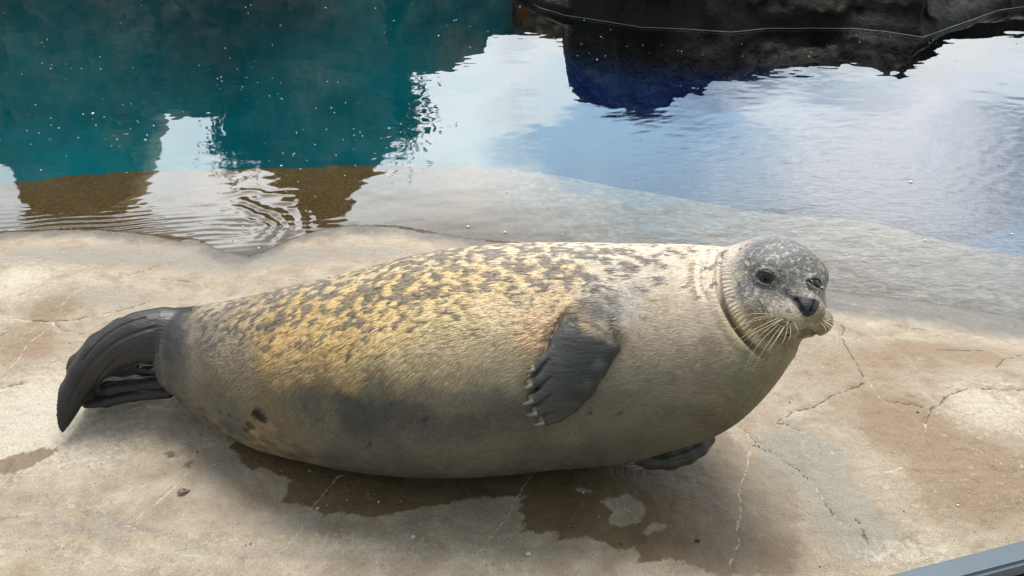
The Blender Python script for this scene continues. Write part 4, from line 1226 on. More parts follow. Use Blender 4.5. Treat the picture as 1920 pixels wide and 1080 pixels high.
PAINT = [(322, 655, (.06, .06, .058), 0, .2), (314, 700, (.13, .12, .10), 0, .2),  # px, py, albedo, spot amount, fur length
 (420, 572, (0.500, 0.420, 0.301), .8, .6), (520, 552, (0.500, 0.401, 0.262), .9, .7), (620, 528, (0.520, 0.420, 0.262), .9, .8), (720, 506, (0.550, 0.449, 0.272), .9, .8), (820, 482, (0.580, 0.477, 0.310), .95, .8),
 (920, 472, (0.600, 0.506, 0.349), .9, .8), (1020, 466, (0.620, 0.535, 0.388), .9, .8), (1120, 468, (0.640, 0.573, 0.446), .8, .7), (1220, 470, (0.660, 0.583, 0.466), .7, .6), (1310, 472, (0.680, 0.602, 0.466), .5, .5),
 (460, 600, (0.500, 0.372, 0.204), .8, .9), (560, 590, (0.560, 0.382, 0.145), .9, 1.), (660, 570, (0.580, 0.401, 0.145), .95, 1.), (760, 550, (0.600, 0.430, 0.184), .9, 1.), (860, 530, (0.610, 0.449, 0.213), .9, 1.),
 (960, 525, (0.600, 0.449, 0.242), .85, 1.), (1060, 520, (0.560, 0.430, 0.262), .95, .9), (1140, 520, (0.560, 0.497, 0.407), .85, .7), (1230, 520, (0.600, 0.535, 0.427), .65, .5), (1310, 525, (0.620, 0.535, 0.417), .5, .4),
 (390, 620, (0.320, 0.277, 0.223), .5, .5), (440, 650, (0.300, 0.248, 0.184), .3, .7), (540, 640, (0.540, 0.353, 0.136), .6, 1.), (640, 640, (0.560, 0.382, 0.145), .6, 1.), (740, 620, (0.580, 0.420, 0.194), .45, 1.), (840, 600, (0.580, 0.449, 0.242), .3, .9),
 (940, 590, (0.580, 0.458, 0.281), .2, .8), (1010, 575, (0.540, 0.420, 0.272), .5, .9), (1020, 620, (0.520, 0.363, 0.213), .1, 1.), (1180, 570, (0.360, 0.334, 0.301), .4, .5), (1240, 580, (0.460, 0.392, 0.291), .15, .4), (1320, 600, (0.420, 0.353, 0.262), .05, .3),
 (340, 660, (.12, .11, .10), .1, .3), (360, 700, (0.240, 0.210, 0.155), 0, .3), (450, 710, (0.290, 0.239, 0.165), 0, .6), (560, 700, (0.460, 0.325, 0.165), .1, 1.), (660, 700, (0.480, 0.353, 0.184), .1, 1.), (760, 690, (0.500, 0.392, 0.242), 0, .9), (860, 680, (0.500, 0.401, 0.272), 0, .7),
 (950, 680, (0.480, 0.392, 0.272), 0, .6), (1180, 650, (0.360, 0.286, 0.209), 0, .4), (1250, 660, (0.360, 0.295, 0.219), 0, .3), (1330, 660, (0.330, 0.267, 0.190), 0, .3), (1200, 700, (0.290, 0.251, 0.196), 0, .4),
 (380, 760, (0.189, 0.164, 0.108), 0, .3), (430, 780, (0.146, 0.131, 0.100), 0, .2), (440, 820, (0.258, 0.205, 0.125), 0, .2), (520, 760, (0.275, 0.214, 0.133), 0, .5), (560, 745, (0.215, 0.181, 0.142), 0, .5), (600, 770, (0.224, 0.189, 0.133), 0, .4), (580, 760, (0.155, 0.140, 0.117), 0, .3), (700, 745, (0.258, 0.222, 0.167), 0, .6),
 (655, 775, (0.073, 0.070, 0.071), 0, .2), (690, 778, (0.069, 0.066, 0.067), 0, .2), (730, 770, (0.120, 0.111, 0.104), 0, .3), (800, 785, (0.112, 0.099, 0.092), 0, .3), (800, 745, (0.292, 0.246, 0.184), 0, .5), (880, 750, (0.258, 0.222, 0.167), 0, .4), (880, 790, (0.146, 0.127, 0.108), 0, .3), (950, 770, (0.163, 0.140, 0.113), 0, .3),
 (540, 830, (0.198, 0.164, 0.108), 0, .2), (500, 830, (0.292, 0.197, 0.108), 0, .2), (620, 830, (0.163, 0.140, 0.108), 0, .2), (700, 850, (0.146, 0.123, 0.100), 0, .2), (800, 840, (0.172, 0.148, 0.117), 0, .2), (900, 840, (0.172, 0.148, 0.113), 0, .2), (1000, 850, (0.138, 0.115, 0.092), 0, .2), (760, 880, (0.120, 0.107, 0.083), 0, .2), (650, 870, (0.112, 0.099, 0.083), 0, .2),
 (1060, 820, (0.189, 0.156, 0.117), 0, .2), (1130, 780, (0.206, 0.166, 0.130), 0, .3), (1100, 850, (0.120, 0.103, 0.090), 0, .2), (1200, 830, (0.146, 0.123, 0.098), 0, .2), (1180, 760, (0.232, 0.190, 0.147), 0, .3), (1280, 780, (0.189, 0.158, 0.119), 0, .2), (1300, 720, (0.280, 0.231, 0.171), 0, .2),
 (1380, 740, (0.250, 0.212, 0.127), 0, .2), (1400, 690, (0.290, 0.251, 0.167), 0, .2), (1440, 690, (0.280, 0.232, 0.127), 0, .2), (1470, 665, (0.290, 0.222, 0.118), 0, .2), (1340, 790, (0.172, 0.143, 0.098), 0, .2),
 (1375, 475, (0.560, 0.497, 0.407), .5, .3), (1365, 520, (0.560, 0.497, 0.388), .3, .3), (1375, 570, (0.520, 0.439, 0.320), .1, .3), (1395, 610, (0.480, 0.400, 0.240), 0, .3), (1430, 650, (0.400, 0.350, 0.230), 0, .2),
 (1430, 460, (0.220, 0.222, 0.238), .25, .1), (1480, 460, (0.250, 0.253, 0.270), .1, .1), (1410, 475, (0.200, 0.202, 0.216), .3, .2), (1395, 500, (0.600, 0.540, 0.360), 0, .3), (1395, 535, (0.220, 0.222, 0.238), .3, .2), (1412, 530, (0.270, 0.273, 0.280), .2, .2),
 (1455, 492, (0.300, 0.303, 0.324), .1, .1), (1490, 500, (0.260, 0.263, 0.281), .05, .1), (1488, 525, (0.300, 0.303, 0.324), .1, .1), (1460, 500, (0.420, 0.360, 0.220), .1, .3), (1430, 500, (0.380, 0.350, 0.270), .2, .3), (1520, 505, (0.400, 0.340, 0.200), .1, .3), (1535, 515, (0.360, 0.310, 0.200), .1, .3),
 (1410, 565, (0.400, 0.350, 0.250), .3, .3), (1440, 560, (0.340, 0.320, 0.290), .4, .2), (1425, 590, (0.420, 0.290, 0.130), .3, .3), (1430, 615, (0.420, 0.300, 0.140), .2, .3), (1460, 550, (0.440, 0.400, 0.300), .3, .2), (1500, 550, (0.550, 0.490, 0.350), .1, .2), (1470, 580, (0.360, 0.310, 0.230), .5, .2),
 (1480, 600, (0.400, 0.330, 0.210), .6, .2), (1460, 610, (0.330, 0.270, 0.180), .6, .2), (1450, 630, (0.300, 0.220, 0.120), .2, .2), (1538, 570, (0.420, 0.360, 0.240), .2, .2), (1540, 605, (0.280, 0.220, 0.130), .5, .2), (1515, 605, (0.460, 0.370, 0.220), .1, .2), (1495, 638, (0.200, 0.140, 0.080), 0, .1), (1520, 628, (0.260, 0.170, 0.080), 0, .1),
]
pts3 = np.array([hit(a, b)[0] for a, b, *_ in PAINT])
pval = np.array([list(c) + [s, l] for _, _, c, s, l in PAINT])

def paint(V):
    out = np.zeros((len(V), 5), np.float32)
    Wt = np.zeros(len(V), np.float32)
    jit = np.stack([fbm(V, 26, 3, 101) - 0.5, fbm(V, 26, 3, 102) - 0.5, fbm(V, 26, 3, 103) - 0.5], 1) * (0.05 + 0.0 * V)
    Q = (V + jit).astype(np.float32)
    hd = sstep(0.17, 0.10, np.linalg.norm(V - HC, axis=1))
    for p, v in zip(pts3, pval):
        d2 = ((Q - p.astype(np.float32)) ** 2).sum(1)
        w = 1.0 / (d2 + 0.00035 - 0.00025 * hd) ** 2.2
        out += w[:, None] * v.astype(np.float32); Wt += w
    return out / Wt[:, None]

def near(V, px, py, rad):
    p, _ = hit(px, py)
    return np.exp(-(np.linalg.norm(V - p, axis=1) / rad) ** 2)

def coat(V, full=True):
    c = paint(V)
    col, spot, fur = c[:, :3].copy(), c[:, 3].copy(), c[:, 4].copy()
    n1 = fbm(V, 30, 3, 111); n2 = fbm(V, 90, 3, 112)
    def blend(mask, rgb):
        col[:] = col * (1 - mask[:, None]) + np.asarray(rgb) * mask[:, None]
    # blotches low on the belly
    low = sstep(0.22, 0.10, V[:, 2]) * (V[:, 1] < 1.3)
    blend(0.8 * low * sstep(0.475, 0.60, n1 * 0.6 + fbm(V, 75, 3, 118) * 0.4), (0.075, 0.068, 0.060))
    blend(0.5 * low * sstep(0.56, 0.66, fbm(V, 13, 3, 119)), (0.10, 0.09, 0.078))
    for px, py, r, rgb, a in ((488, 776, 0.016, (.012, .010, .009), 1.3), (495, 784, 0.011, (.012, .010, .009), 1.3), (470, 798, 0.012, (.05, .035, .02), 1.0), (478, 812, 0.013, (.42, .25, .11), .7), (510, 800, 0.02, (.40, .24, .12), .6),
                              (462, 806, 0.007, (.02, .015, .01), 1.1), (430, 778, 0.006, (.03, .03, .025), 1.), (412, 772, 0.007, (.05, .05, .045), .8), (446, 786, 0.005, (.05, .04, .03), .8), (694, 832, 0.0045, (.03, .025, .02), 1.0), (690, 838, 0.009, (.09, .08, .065), .6),
                              (800, 785, 0.008, (.04, .04, .04), .9), (595, 787, 0.004, (.04, .04, .04), .9), (1108, 774, 0.005, (.05, .04, .04), .9), (1165, 774, 0.005, (.05, .04, .04), .8), (1232, 563, 0.0022, (.01, .01, .01), 1.2), (1293, 498, 0.0016, (.01, .01, .01), 1.),
                              (1445, 465, .0016, (.01, .01, .01), 1.), (1197, 649, .0014, (.02, .01, .01), 1.)):
        m = np.clip(near(V, px, py, r) * a * (0.6 + 0.9 * n2), 0, 1)
        blend(sstep(0.30, 0.62, m), rgb)
    n3 = fbm(V, 42, 4, 120)
    for px, py, r, al in ((662, 772, .036, .95), (700, 776, .034, .95), (745, 772, .030, .8), (590, 765, .026, .8), (945, 775, .034, .7), (880, 800, .03, .6), (1010, 800, .03, .5), (640, 850, .03, .5), (760, 865, .04, .5)):
        blend(0.62 * al * sstep(0.05, 0.85, near(V, px, py, r * 1.15) * (0.1 + 1.8 * (0.5 * n3 + 0.5 * n2))), (0.060, 0.057, 0.055)); fur *= 1 - 0.5 * near(V, px, py, r)
    # flippers are bare and dark
    fl = flipper_field(V)
    dW = np.linalg.norm(V - WR, axis=1)
    wtop = sstep(0.075, 0.02, dW)
    edge = 0.004 - 0.010 * wtop + (n2 - 0.5) * 0.006 + (n1 - 0.5) * 0.030 * wtop
    mf = sstep(edge + 0.003 + 0.010 * wtop, edge - 0.003 - 0.008 * wtop, fl)
    nf = fbm(V, 14, 4, 115)
    dk = np.stack([0.018 + 0.042 * nf, 0.0178 + 0.0415 * nf, 0.0185 + 0.042 * nf], 1) * (1.0 + 0.9 * sstep(0.12, 0.0, dW) + 0.8 * sstep(WR[0] - 0.03, WR[0] - 0.11, V[:, 0]) * sstep(0.17, 0.25, V[:, 2]))[:, None]  # lighter towards the shoulder and the upper left
    cf = col.copy(); col[:] = col * (1 - mf[:, None]) + dk * mf[:, None]
    blend(0.5 * sstep(0.2, 0.9, near(V, 1135, 585, 0.045) + 0.5 * (n1 - 0.5)), (0.15, 0.14, 0.13))
    # tan tips between the claws
    tipc = np.array([b for _, b, _ in claws])
    for k, (b, t, _) in enumerate(claws):
        m = np.exp(-(np.linalg.norm(V - (b * 0.45 + t * 0.55) - np.array([0, 0, 0.006]), axis=1) / 0.011) ** 2)
        blend(sstep(0.25, 0.7, m) * 0.8, (0.34, 0.26, 0.16))
    fr_ = far_field(V)
    mh = sstep(0.014, 0.004, fr_ + (n2 - 0.5) * 0.010)
    hind = V[:, 0] < -0.3
    dh = np.stack([0.012 + 0.040 * nf, 0.012 + 0.037 * nf, 0.0125 + 0.036 * nf], 1)
    col[:] = np.where((mh[:, None] * hind[:, None]) > 0, col * (1 - mh[:, None]) + dh * mh[:, None], col)
    xr, zr = hit(352, 600)[0][0], hit(350, 668)[0][2]
    root_m = sstep(xr + 0.012, xr - 0.016, V[:, 0] + (fbm(V, 60, 3, 117) - 0.5) * 0.05 - (V[:, 2] - zr) * 0.10) * sstep(zr - 0.03, zr + 0.012, V[:, 2] + (n2 - 0.5) * 0.03)
    blend(root_m, (0.040, 0.038, 0.040))
    fore = mh * (V[:, 0] > 0)
    blend(fore * 0.9, (0.075, 0.065, 0.055))
    tn = near(V, 1262, 850, 0.016)
    blend(np.clip(tn, 0, 1) * 1.0 * fore, (0.30, 0.18, 0.08)); blend(np.clip(near(V, 1198, 858, 0.012), 0, 1) * fore, (0.36, 0.27, 0.16))
    blend(sstep(0.4, 0.8, near(V, 308, 717, 0.008)), (0.35, 0.22, 0.12))
    # face
    for c_, nn, (ax, ay) in zip(EYEC, (nL, nR), EAX):
        Q = V - c_; h = Q @ nn; lat = np.hypot((Q @ ax) / 1.12, (Q @ ay) / 0.98)
        m = sstep(0.0175, 0.0150, lat) * (h > -0.004)
        blend(m, (0.030, 0.028, 0.027))
    nose_c = hl(0, -0.024, 0.118)
    Q = V - nose_c; x, y, z = Q @ HR, Q @ HU, Q @ HF
    np_ = np.array([hit(a_, b_)[0] - nose_c for a_, b_ in [(1478, 551), (1492, 555), (1510, 557), (1526, 559), (1538, 565), (1533, 579), (1525, 590), (1514, 594), (1505, 590), (1495, 576)]])
    ok = np.linalg.norm(Q, axis=1) < 0.045
    sd = np.full(len(V), -1.0)
    sd[ok] = poly_sd(np.stack([x[ok], y[ok]], 1), np.stack([np_ @ HR, np_ @ HU], 1))
    m = sstep(-0.0008, 0.0006, sd + (n2 - 0.5) * 0.002) * (z > -0.04)
    blend(m, (0.038, 0.036, 0.038))
    spot[:] *= 1 - m; nose_m = m.copy()
    for Q_, r in ((NOSL, 0.0055), (NOSR, 0.005), (PHIL, 0.0022)):
        s, _ = seg_dist(V, Q_); blend(sstep(r, r * 0.6, s), (0.006, 0.005, 0.005))
    s, _ = seg_dist(V, MOUTH); blend(sstep(0.0040, 0.0015, s), (0.012, 0.008, 0.006))
    blend(0.8 * sstep(0.4, 0.9, near(V, 1506, 628, 0.013)), (0.20, 0.11, 0.05))
    for a_, b_, r__, al in ((1440, 596, 0.020, .6), (1425, 612, 0.018, .6), (1452, 618, 0.016, .5), (1470, 628, 0.012, .5), (1540, 612, 0.010, .4)):
        blend(al * near(V, a_, b_, r__) * sstep(0.35, 0.6, n1), (0.22, 0.135, 0.05))
    s, par_ = seg_dist(V, NECKD); blend(sstep(0.0054, 0.0036, s) * 0.9 * sstep(0.0, 0.06, par_.max() - par_) * sstep(0.47, 0.43, V[:, 2]), (0.016, 0.011, 0.007)); fur[:] *= sstep(0.010, 0.020, s)  # shade inside the neck fold, painted as a dark line
    for Q_, r, dep in GROOVES[:4]:
        s, _ = seg_dist(V, Q_); blend(sstep(r * 1.1, r * 0.4, s) * 0.85, (0.015, 0.013, 0.012))  # crease shade between the digits, painted dark along the grooves
    s, _ = seg_dist(V, EARP); blend(sstep(0.0035, 0.001, s) * 0.8, (0.05, 0.04, 0.03))
    s, _ = seg_dist(V, ARM); blend(sstep(0.006, 0.0, s) * 0.5, (0.10, 0.08, 0.05))
    bare = np.clip(mf + mh + sstep(0.2, 0.8, root_m), 0, 1)
    headm = sstep(0.115, 0.085, np.linalg.norm(V - hl(0, -0.01, 0.03), axis=1)) * (1 - nose_m)
    fur *= sstep(0.10, 0.16, np.linalg.norm(V - hl(0, -0.01, 0.03), axis=1))
    yel = np.clip(col[:, 0] - col[:, 2] - 0.22, 0, 1)
    col[:, 2] += yel * 0.12; col[:, 0] -= yel * 0.16; col[:, 1] -= yel * 0.03
    col[:, 1] *= 1 - 0.03 * sstep(0.15, 0.3, V[:, 0]) * (1 - headm)
    crown = headm * sstep(HC[2] + 0.005, HC[2] + 0.05, V[:, 2] + (n1 - 0.5) * 0.04)
    blend(0.72 * crown, (0.13, 0.135, 0.155))
    col *= (1 - 0.28 * headm - 0.14 * (1 - headm) * sstep(0.42, 0.30, V[:, 2]) - 0.12 * sstep(0.17, 0.08, V[:, 2]))[:, None]  # darker downwards: part coat tone, part belly shade put into the colour
    return np.clip(col, 0, 1), spot * (1 - bare), fur * (1 - bare), bare, headm

ms, nt = new_mat('seal_coat')
tc = nt.n('ShaderNodeTexCoord').outputs['Object']
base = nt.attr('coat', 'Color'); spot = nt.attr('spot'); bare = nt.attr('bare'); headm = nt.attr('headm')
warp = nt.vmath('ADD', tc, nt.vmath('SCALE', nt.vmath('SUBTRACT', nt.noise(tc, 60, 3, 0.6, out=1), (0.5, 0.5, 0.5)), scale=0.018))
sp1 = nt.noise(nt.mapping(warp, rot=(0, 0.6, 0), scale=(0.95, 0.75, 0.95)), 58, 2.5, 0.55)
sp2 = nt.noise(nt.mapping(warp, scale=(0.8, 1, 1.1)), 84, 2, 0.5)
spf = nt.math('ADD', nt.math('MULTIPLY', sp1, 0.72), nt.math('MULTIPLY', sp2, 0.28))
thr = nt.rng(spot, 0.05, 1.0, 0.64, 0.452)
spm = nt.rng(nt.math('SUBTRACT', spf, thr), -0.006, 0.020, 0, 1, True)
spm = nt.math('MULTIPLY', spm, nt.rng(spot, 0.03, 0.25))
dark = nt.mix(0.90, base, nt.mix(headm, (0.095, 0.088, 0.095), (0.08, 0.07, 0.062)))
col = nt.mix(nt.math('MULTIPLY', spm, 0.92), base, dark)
# pale marks on the head
hm = nt.math('MULTIPLY', headm, nt.rng(nt.noise(warp, 130, 4, 0.65), 0.52, 0.60))
col = nt.mix(nt.math('MULTIPLY', hm, 0.6), col, (0.56, 0.52, 0.42))
hs = nt.math('MULTIPLY', headm, nt.rng(nt.noise(warp, 210, 3, 0.6), 0.53, 0.62))
col = nt.mix(nt.math('MULTIPLY', hs, 0.6), col, (0.07, 0.065, 0.06))
# hair streaks
def streak(rot, sc):
    return nt.noise(nt.mapping(tc, rot=rot, scale=(1, 1, sc)), 260, 3, 0.6, 0.1)
stv = nt.noise(nt.mapping(nt.mapping(tc, rot=(0, -0.75, 0)), scale=(1, 1, 5)), 75, 4, 0.65, 0.15)
sth = nt.noise(nt.mapping(tc, scale=(1, 3, 6)), 70, 4, 0.65, 0.15)
xw = nt.n('ShaderNodeSeparateXYZ', i={0: tc})
dirm = nt.math('MULTIPLY', nt.rng(xw.outputs[0], 0.1, 0.3, 1, 0, True), nt.rng(xw.outputs[2], 0.10, 0.2, 0, 1, True))
stn = nt.math('ADD', nt.math('MULTIPLY', stv, dirm), nt.math('MULTIPLY', sth, nt.math('SUBTRACT', 1.0, dirm)))
col = nt.mix(nt.math('SUBTRACT', 1.0, bare), col, nt.mix(1.0, col, nt.ramp(stn, [(0.3, 0.62), (0.5, 1.0), (0.7, 1.25)]), 'MULTIPLY'))
mot = nt.noise(tc, 34, 4, 0.65)
col = nt.mix(0.5, col, nt.mix(1.0, col, nt.ramp(mot, [(0.3, 0.72), (0.7, 1.28)]), 'MULTIPLY'))
nt.put(nt.bs.inputs['Base Color'], col)
nt.put(nt.bs.inputs['Roughness'], nt.math('ADD', nt.math('MULTIPLY_ADD', bare, -0.24, 0.62), nt.math('MULTIPLY', headm, -0.08)))
nt.bs.inputs['Specular IOR Level'].default_value = 0.45
fb = nt.noise(tc, 300, 3, 0.6)
h1 = nt.math('MULTIPLY', stn, nt.math('MULTIPLY_ADD', bare, -0.9, 1.0))
h2 = nt.math('ADD', h1, nt.math('MULTIPLY', fb, 0.25))
wr = nt.noise(nt.mapping(tc, rot=(0, 0.9, 0), scale=(0.4, 1, 2.5)), 60, 3, 0.6)
h2 = nt.math('ADD', h2, nt.math('MULTIPLY', wr, nt.math('MULTIPLY', bare, 1.1)))
bmp = nt.n('ShaderNodeBump', i={'Distance': 0.004, 'Strength': 0.5}); nt.put(bmp.inputs['Height'], h2)
nt.put(nt.bs.inputs['Normal'], bmp.outputs[0])

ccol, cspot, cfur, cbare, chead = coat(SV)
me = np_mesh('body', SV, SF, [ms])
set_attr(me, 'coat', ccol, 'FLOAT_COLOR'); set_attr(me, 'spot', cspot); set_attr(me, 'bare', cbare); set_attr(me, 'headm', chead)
NV = grad(full_field, SV, 0.0008); NV /= np.linalg.norm(NV, axis=1)[:, None] + 1e-9
me.normals_split_custom_set_from_vertices(NV.astype(np.float32))
link('body', me, SEAL)

# ---- eyes with lids
mey, nt = new_mat('eye')
gco = nt.n('ShaderNodeTexCoord').outputs['Object']
vl = nt.n('ShaderNodeVectorMath', operation='LENGTH', i={0: nt.vmath('MULTIPLY', gco, (1, 1, 0))}).outputs['Value']
nt.put(nt.bs.inputs['Base Color'], nt.ramp(nt.math('MULTIPLY', vl, 1.0), [(0.0, (0.003, 0.003, 0.004)), (0.62, (0.006, 0.006, 0.009)), (0.68, (0.03, 0.033, 0.04)), (0.8, (0.065, 0.07, 0.082)), (0.95, (0.03, 0.03, 0.035))]))
nt.bs.inputs['Roughness'].default_value = 0.06
mld, nt = new_mat('eyelid_skin'); nt.bs.inputs['Base Color'].default_value = (0.045, 0.041, 0.038, 1); nt.bs.inputs['Roughness'].default_value = 0.4
mld2, nt = new_mat('lower_lid_skin'); nt.bs.inputs['Base Color'].default_value = (0.24, 0.21, 0.17, 1); nt.bs.inputs['Roughness'].default_value = 0.4
import bmesh
for c_, nn, (ax, ay), shut in zip(EYEC, (nL, nR), EAX, (0.0, 0.35)):
    bm = bmesh.new(); bmesh.ops.create_uvsphere(bm, u_segments=40, v_segments=24, radius=1.0)
    me = bpy.data.meshes.new('eye'); bm.to_mesh(me); bm.free(); me.materials.append(mey); smooth_shade(me)
    o = bpy.data.objects.new('eye', me); C.objects.link(o)
    S = (ER * 1.06, ER * 0.95, ER * 0.78)
    M = Matrix(((ax[0] * S[0], ay[0] * S[1], nn[0] * S[2], c_[0]), (ax[1] * S[0], ay[1] * S[1], nn[1] * S[2], c_[1]), (ax[2] * S[0], ay[2] * S[1], nn[2] * S[2], c_[2]), (0, 0, 0, 1)))
    o.parent = SEAL; o.matrix_parent_inverse = Matrix.Translation(-SEAL.location); o.matrix_basis = M
    sgn = 1.0 if ax @ HR > 0 else -1.0
    for up in (1, -1):
        pts = []; rad = []
        for k in range(25):
            t = math.pi * k / 24
            x = 0.0163 * math.cos(t); hgt = (0.0104 - shut * 0.006) if up > 0 else -0.0110
            y = hgt * math.sin(t) ** 0.85 - 0.0012 * math.cos(t) * sgn
            h = S[2] * math.sqrt(max(0, 1 - min(1, (x / S[0] * 0.93) ** 2 + (y / S[1] * 0.93) ** 2))) + 0.0004
            pts.append(c_ + ax * x + ay * y + nn * max(h, 0.0030)); rad.append(0.0009 + (0.0016 if up > 0 else 0.0010) * math.sin(t) ** 0.6)
        V, F = tube(pts, np.array(rad), 10)
        # the upper lid drapes back onto the brow
        l = link('eyelid', np_mesh('eyelid', V, F, [mld if up > 0 else mld2]), SEAL)
# ---- claws
mcl, nt = new_mat('claw'); nt.put(nt.bs.inputs['Base Color'], nt.mix(nt.noise(nt.n('ShaderNodeTexCoord').outputs['Object'], 120, 3), (0.08, 0.08, 0.085), (0.30, 0.30, 0.29)))
nt.bs.inputs['Roughness'].default_value = 0.35
def claw(a, b, n, r):
    P_ = []; R_ = []
    for k in range(8):
        t = k / 7
        P_.append(a + (b - a) * t + n * 0.003 * math.sin(math.pi * t) - np.array([0, 0, 0.0025]) * t * t); R_.append(r * (1 - t ** 2.2) ** 0.6 + 0.0003)
    V, F = tube(P_, np.array(R_), 8)
    link('claw', np_mesh('claw', V, F, [mcl]), SEAL)
for a, b, n in claws: claw(a, b, n, 0.0036)
for i, (x0, y0, x1, y1) in enumerate([(1192, 858, 1173, 860), (1190, 862, 1174, 866), (1190, 867, 1174, 872), (1196, 874, 1176, 874), (1204, 877, 1186, 879)]):
    claw(at_y(x0, y0, 1.132), at_y(x1, y1, 1.130), np.array([0, 0, 1.0]), 0.0024)
for (x0, y0, x1, y1, yy) in [(262, 688, 280, 684, 1.35), (285, 693, 300, 690, 1.35)]:
    claw(at_y(x0, y0, yy), at_y(x1, y1, yy), np.array([0, 0, 1.0]), 0.002)
# ---- whiskers
mwh, nt = new_mat('whisker'); nt.bs.inputs['Base Color'].default_value = (0.62, 0.54, 0.38, 1); nt.bs.inputs['Roughness'].default_value = 0.4
def whisk(x0, y0, x1, y1, bend, fwd=0.03, r=0.00055):
    p, n = hit(x0, y0)
    q = at_depth(x1, y1, depth_of(p) - fwd * 0.3)
    side = np.cross(q - p, FWD); side /= np.linalg.norm(side)
    P_, R_ = [], []
    for k in range(11):
        t = k / 10
        P_.append(p + (q - p) * t + side * bend * math.sin(math.pi * t) + n * fwd * math.sin(math.pi * t) * 0.35); R_.append(r * (1 - 0.75 * t))
    V, F = tube(P_, np.array(R_), 4); link('whisker', np_mesh('whisker', V, F, [mwh]), SEAL)
for w_ in [(1450, 590, 1388, 597, -.003), (1450, 594, 1352, 637, -.006), (1458, 597, 1357, 667, -.006), (1462, 600, 1372, 658, -.004), (1466, 603, 1396, 694, -.008), (1470, 604, 1411, 694, -.004),
           (1474, 604, 1432, 676, -.002), (1476, 606, 1430, 668, -.002), (1468, 598, 1396, 660, -.004), (1478, 606, 1456, 655, .002), (1482, 606, 1471, 645, .002), (1486, 602, 1490, 634, .004), (1478, 600, 1470, 612, .0), (1450, 592, 1395, 614, -.004),
           (1546, 602, 1571, 650, .006), (1548, 600, 1568, 634, .006), (1545, 604, 1556, 662, .006), (1550, 598, 1575, 622, .004), (1540, 606, 1541, 626, .002), (1543, 600, 1562, 640, .004)]:
    whisk(*w_)
for w_ in [(1514, 494, 1541, 450, .004), (1520, 492, 1539, 476, .001), (1515, 488, 1521, 473, .0), (1446, 446, 1442, 430, .001)]:
    whisk(*w_, 0.004, 0.0004)
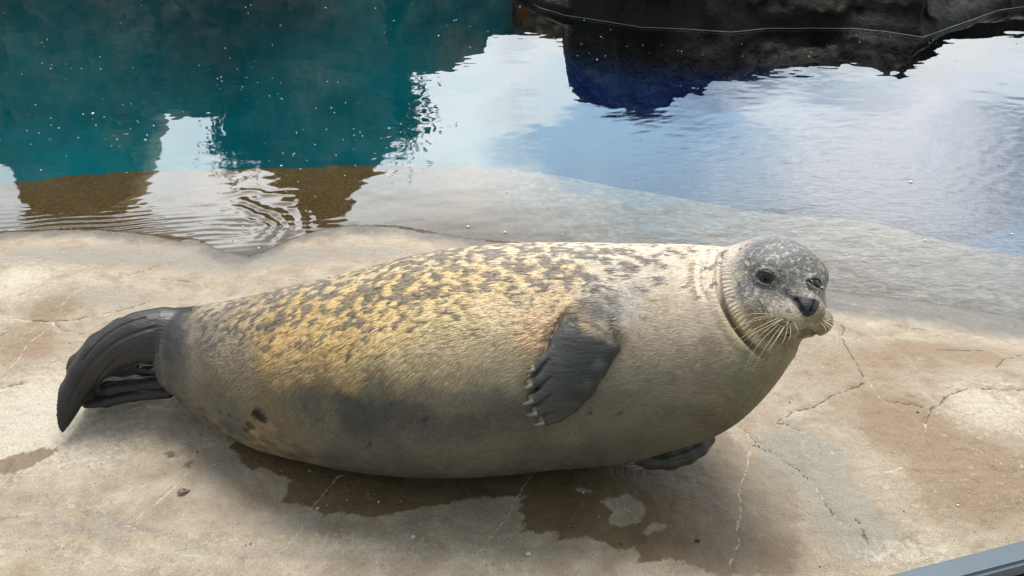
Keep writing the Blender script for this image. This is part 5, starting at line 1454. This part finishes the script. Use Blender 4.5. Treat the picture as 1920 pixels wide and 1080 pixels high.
# ---- the clumped coat itself, as short curved hairs lying along the skin
def build_fur():
    tri = SV[SF]                                    # (n,4,3)
    nrm = np.cross(tri[:, 2] - tri[:, 0], tri[:, 3] - tri[:, 1])
    area = np.linalg.norm(nrm, axis=1) * 0.5; nrm = nrm / np.maximum(area[:, None] * 2, 1e-12)
    cf = cfur[SF].mean(1)
    cen = tri.mean(1)
    vis = (nrm @ np.array([0, -0.55, 0.83])) > -0.55
    wgt = area * np.clip(cf, 0, 1) ** 1.1 * vis * (cf > 0.06)
    N = 230000
    r = np.random.default_rng(5)
    cum = np.cumsum(wgt); idx = np.searchsorted(cum, r.random(N) * cum[-1]); idx = np.clip(idx, 0, len(SF) - 1)
    u, v = r.random((2, N, 1))
    q = tri[idx]
    root = (q[:, 0] * (1 - u) + q[:, 1] * u) * (1 - v) + (q[:, 3] * (1 - u) + q[:, 2] * u) * v
    n = nrm[idx]; L = cf[idx]
    # flow: towards the tail and down the flank, steeper on the ochre side, level on chest and belly
    x, z = root[:, 0], root[:, 2]
    steep = np.exp(-((x + 0.28) / 0.30) ** 2) * sstep(0.12, 0.22, z) * sstep(0.46, 0.34, z)
    ang = math.radians(16) + math.radians(42) * steep + (fbm(root, 7, 3, 121) - 0.5) * 0.8 + (vnoise(root, 60, 122) - 0.5) * 0.35
    d = np.stack([-np.cos(ang), np.zeros(N), -np.sin(ang)], 1)
    d = d - n * (d * n).sum(1)[:, None]; d /= np.linalg.norm(d, axis=1)[:, None] + 1e-9
    hd = sstep(0.16, 0.10, np.linalg.norm(root - HC, axis=1))
    ln = (0.009 + 0.010 * L) * (1 - 0.62 * hd) * (0.6 + 0.8 * r.random(N))
    lift = (0.0002 + 0.0022 * L * L * (fbm(root, 120, 2, 131))) * (1 - 0.5 * hd)
    side = np.cross(n, d)
    cur = (fbm(root, 30, 2, 133) - 0.5)[:, None] * side * 0.5
    P = np.zeros((N, 4, 3), np.float32)
    for k, t in enumerate((0, 0.35, 0.7, 1.0)):
        P[:, k] = root - n * 0.0004 + d * (ln * t)[:, None] + cur * (ln * t * t)[:, None] + n * (lift * math.sin(math.pi * min(t * 0.85, 1)))[:, None] * 1.6
    R = np.zeros((N, 4), np.float32)
    rr = (0.00026 + 0.00030 * L) * (0.7 + 0.6 * r.random(N))
    for k, w_ in enumerate((0.7, 1.0, 0.8, 0.12)): R[:, k] = rr * w_
    hc = bpy.data.hair_curves.new('fur'); hc.add_curves([4] * N)
    hc.attributes['position'].data.foreach_set('vector', P.ravel())
    ra_ = hc.attributes.get('radius') or hc.attributes.new('radius', 'FLOAT', 'POINT')
    ra_.data.foreach_set('value', R.ravel())
    # colour from the skin under the root
    ca, cb, cc_, cd = (SF[idx][:, k] for k in range(4))
    w4 = [((1 - u) * (1 - v)), (u * (1 - v)), (u * v), ((1 - u) * v)]
    colr = ccol[ca] * w4[0] + ccol[cb] * w4[1] + ccol[cc_] * w4[2] + ccol[cd] * w4[3]
    spt = (cspot[ca] * w4[0][:, 0] + cspot[cb] * w4[1][:, 0] + cspot[cc_] * w4[2][:, 0] + cspot[cd] * w4[3][:, 0])
    hm_ = chead[ca]
    def rep(a): return np.repeat(a, 4, axis=0)
    def pa(nm, kind, dat, key):
        a_ = hc.attributes.new(nm, kind, 'POINT'); a_.data.foreach_set(key, np.ascontiguousarray(dat, np.float32).ravel())
    c4 = np.ones((N, 4), np.float32); c4[:, :3] = colr
    pa('coat', 'FLOAT_COLOR', rep(c4), 'color'); pa('spot', 'FLOAT', rep(spt), 'value'); pa('headm', 'FLOAT', rep(hm_), 'value')
    pa('rootp', 'FLOAT_VECTOR', rep(root), 'vector'); pa('rnd', 'FLOAT', rep(r.random(N)), 'value')
    pa('rndamp', 'FLOAT', rep(0.25 + 0.55 * L), 'value')
    pa('tipf', 'FLOAT', np.tile(np.array([0, .33, .66, 1.0]), N), 'value')
    mh, nt = new_mat('fur')
    tc = nt.attr('rootp', 'Vector')
    base = nt.attr('coat', 'Color'); spot = nt.attr('spot'); headm = nt.attr('headm')
    warp = nt.vmath('ADD', tc, nt.vmath('SCALE', nt.vmath('SUBTRACT', nt.noise(tc, 60, 3, 0.6, out=1), (0.5, 0.5, 0.5)), scale=0.018))
    sp1 = nt.noise(nt.mapping(warp, rot=(0, 0.6, 0), scale=(0.95, 0.75, 0.95)), 58, 2.5, 0.55)
    sp2 = nt.noise(nt.mapping(warp, scale=(0.8, 1, 1.1)), 84, 2, 0.5)
    spf = nt.math('ADD', nt.math('MULTIPLY', sp1, 0.72), nt.math('MULTIPLY', sp2, 0.28))
    thr = nt.rng(spot, 0.05, 1.0, 0.64, 0.452)
    spm = nt.rng(nt.math('SUBTRACT', spf, thr), -0.006, 0.020, 0, 1, True)
    spm = nt.math('MULTIPLY', spm, nt.rng(spot, 0.03, 0.25))
    dark = nt.mix(0.90, base, nt.mix(headm, (0.095, 0.088, 0.095), (0.08, 0.07, 0.062)))
    col = nt.mix(nt.math('MULTIPLY', spm, 0.85), base, dark)
    hm = nt.math('MULTIPLY', headm, nt.rng(nt.noise(warp, 120, 3, 0.6), 0.56, 0.64))
    col = nt.mix(nt.math('MULTIPLY', hm, 0.55), col, (0.56, 0.52, 0.42))
    hs = nt.math('MULTIPLY', headm, nt.rng(nt.noise(warp, 240, 2, 0.5), 0.58, 0.66))
    col = nt.mix(nt.math('MULTIPLY', hs, 0.5), col, (0.07, 0.065, 0.06))
    br = nt.math('MULTIPLY_ADD', nt.attr('rnd'), nt.attr('rndamp'), 0.72)
    br = nt.math('MULTIPLY', br, nt.math('MULTIPLY_ADD', nt.attr('tipf'), 0.25, 0.88))
    col = nt.vmath('SCALE', col, scale=br)
    nt.put(nt.bs.inputs['Base Color'], col); nt.bs.inputs['Roughness'].default_value = 0.6; nt.bs.inputs['Specular IOR Level'].default_value = 0.35
    hc.materials.append(mh)
    o = bpy.data.objects.new('fur', hc); C.objects.link(o); o.parent = SEAL; o.matrix_parent_inverse = Matrix.Translation(-SEAL.location)
    tag(o, kind='stuff')
build_fur()
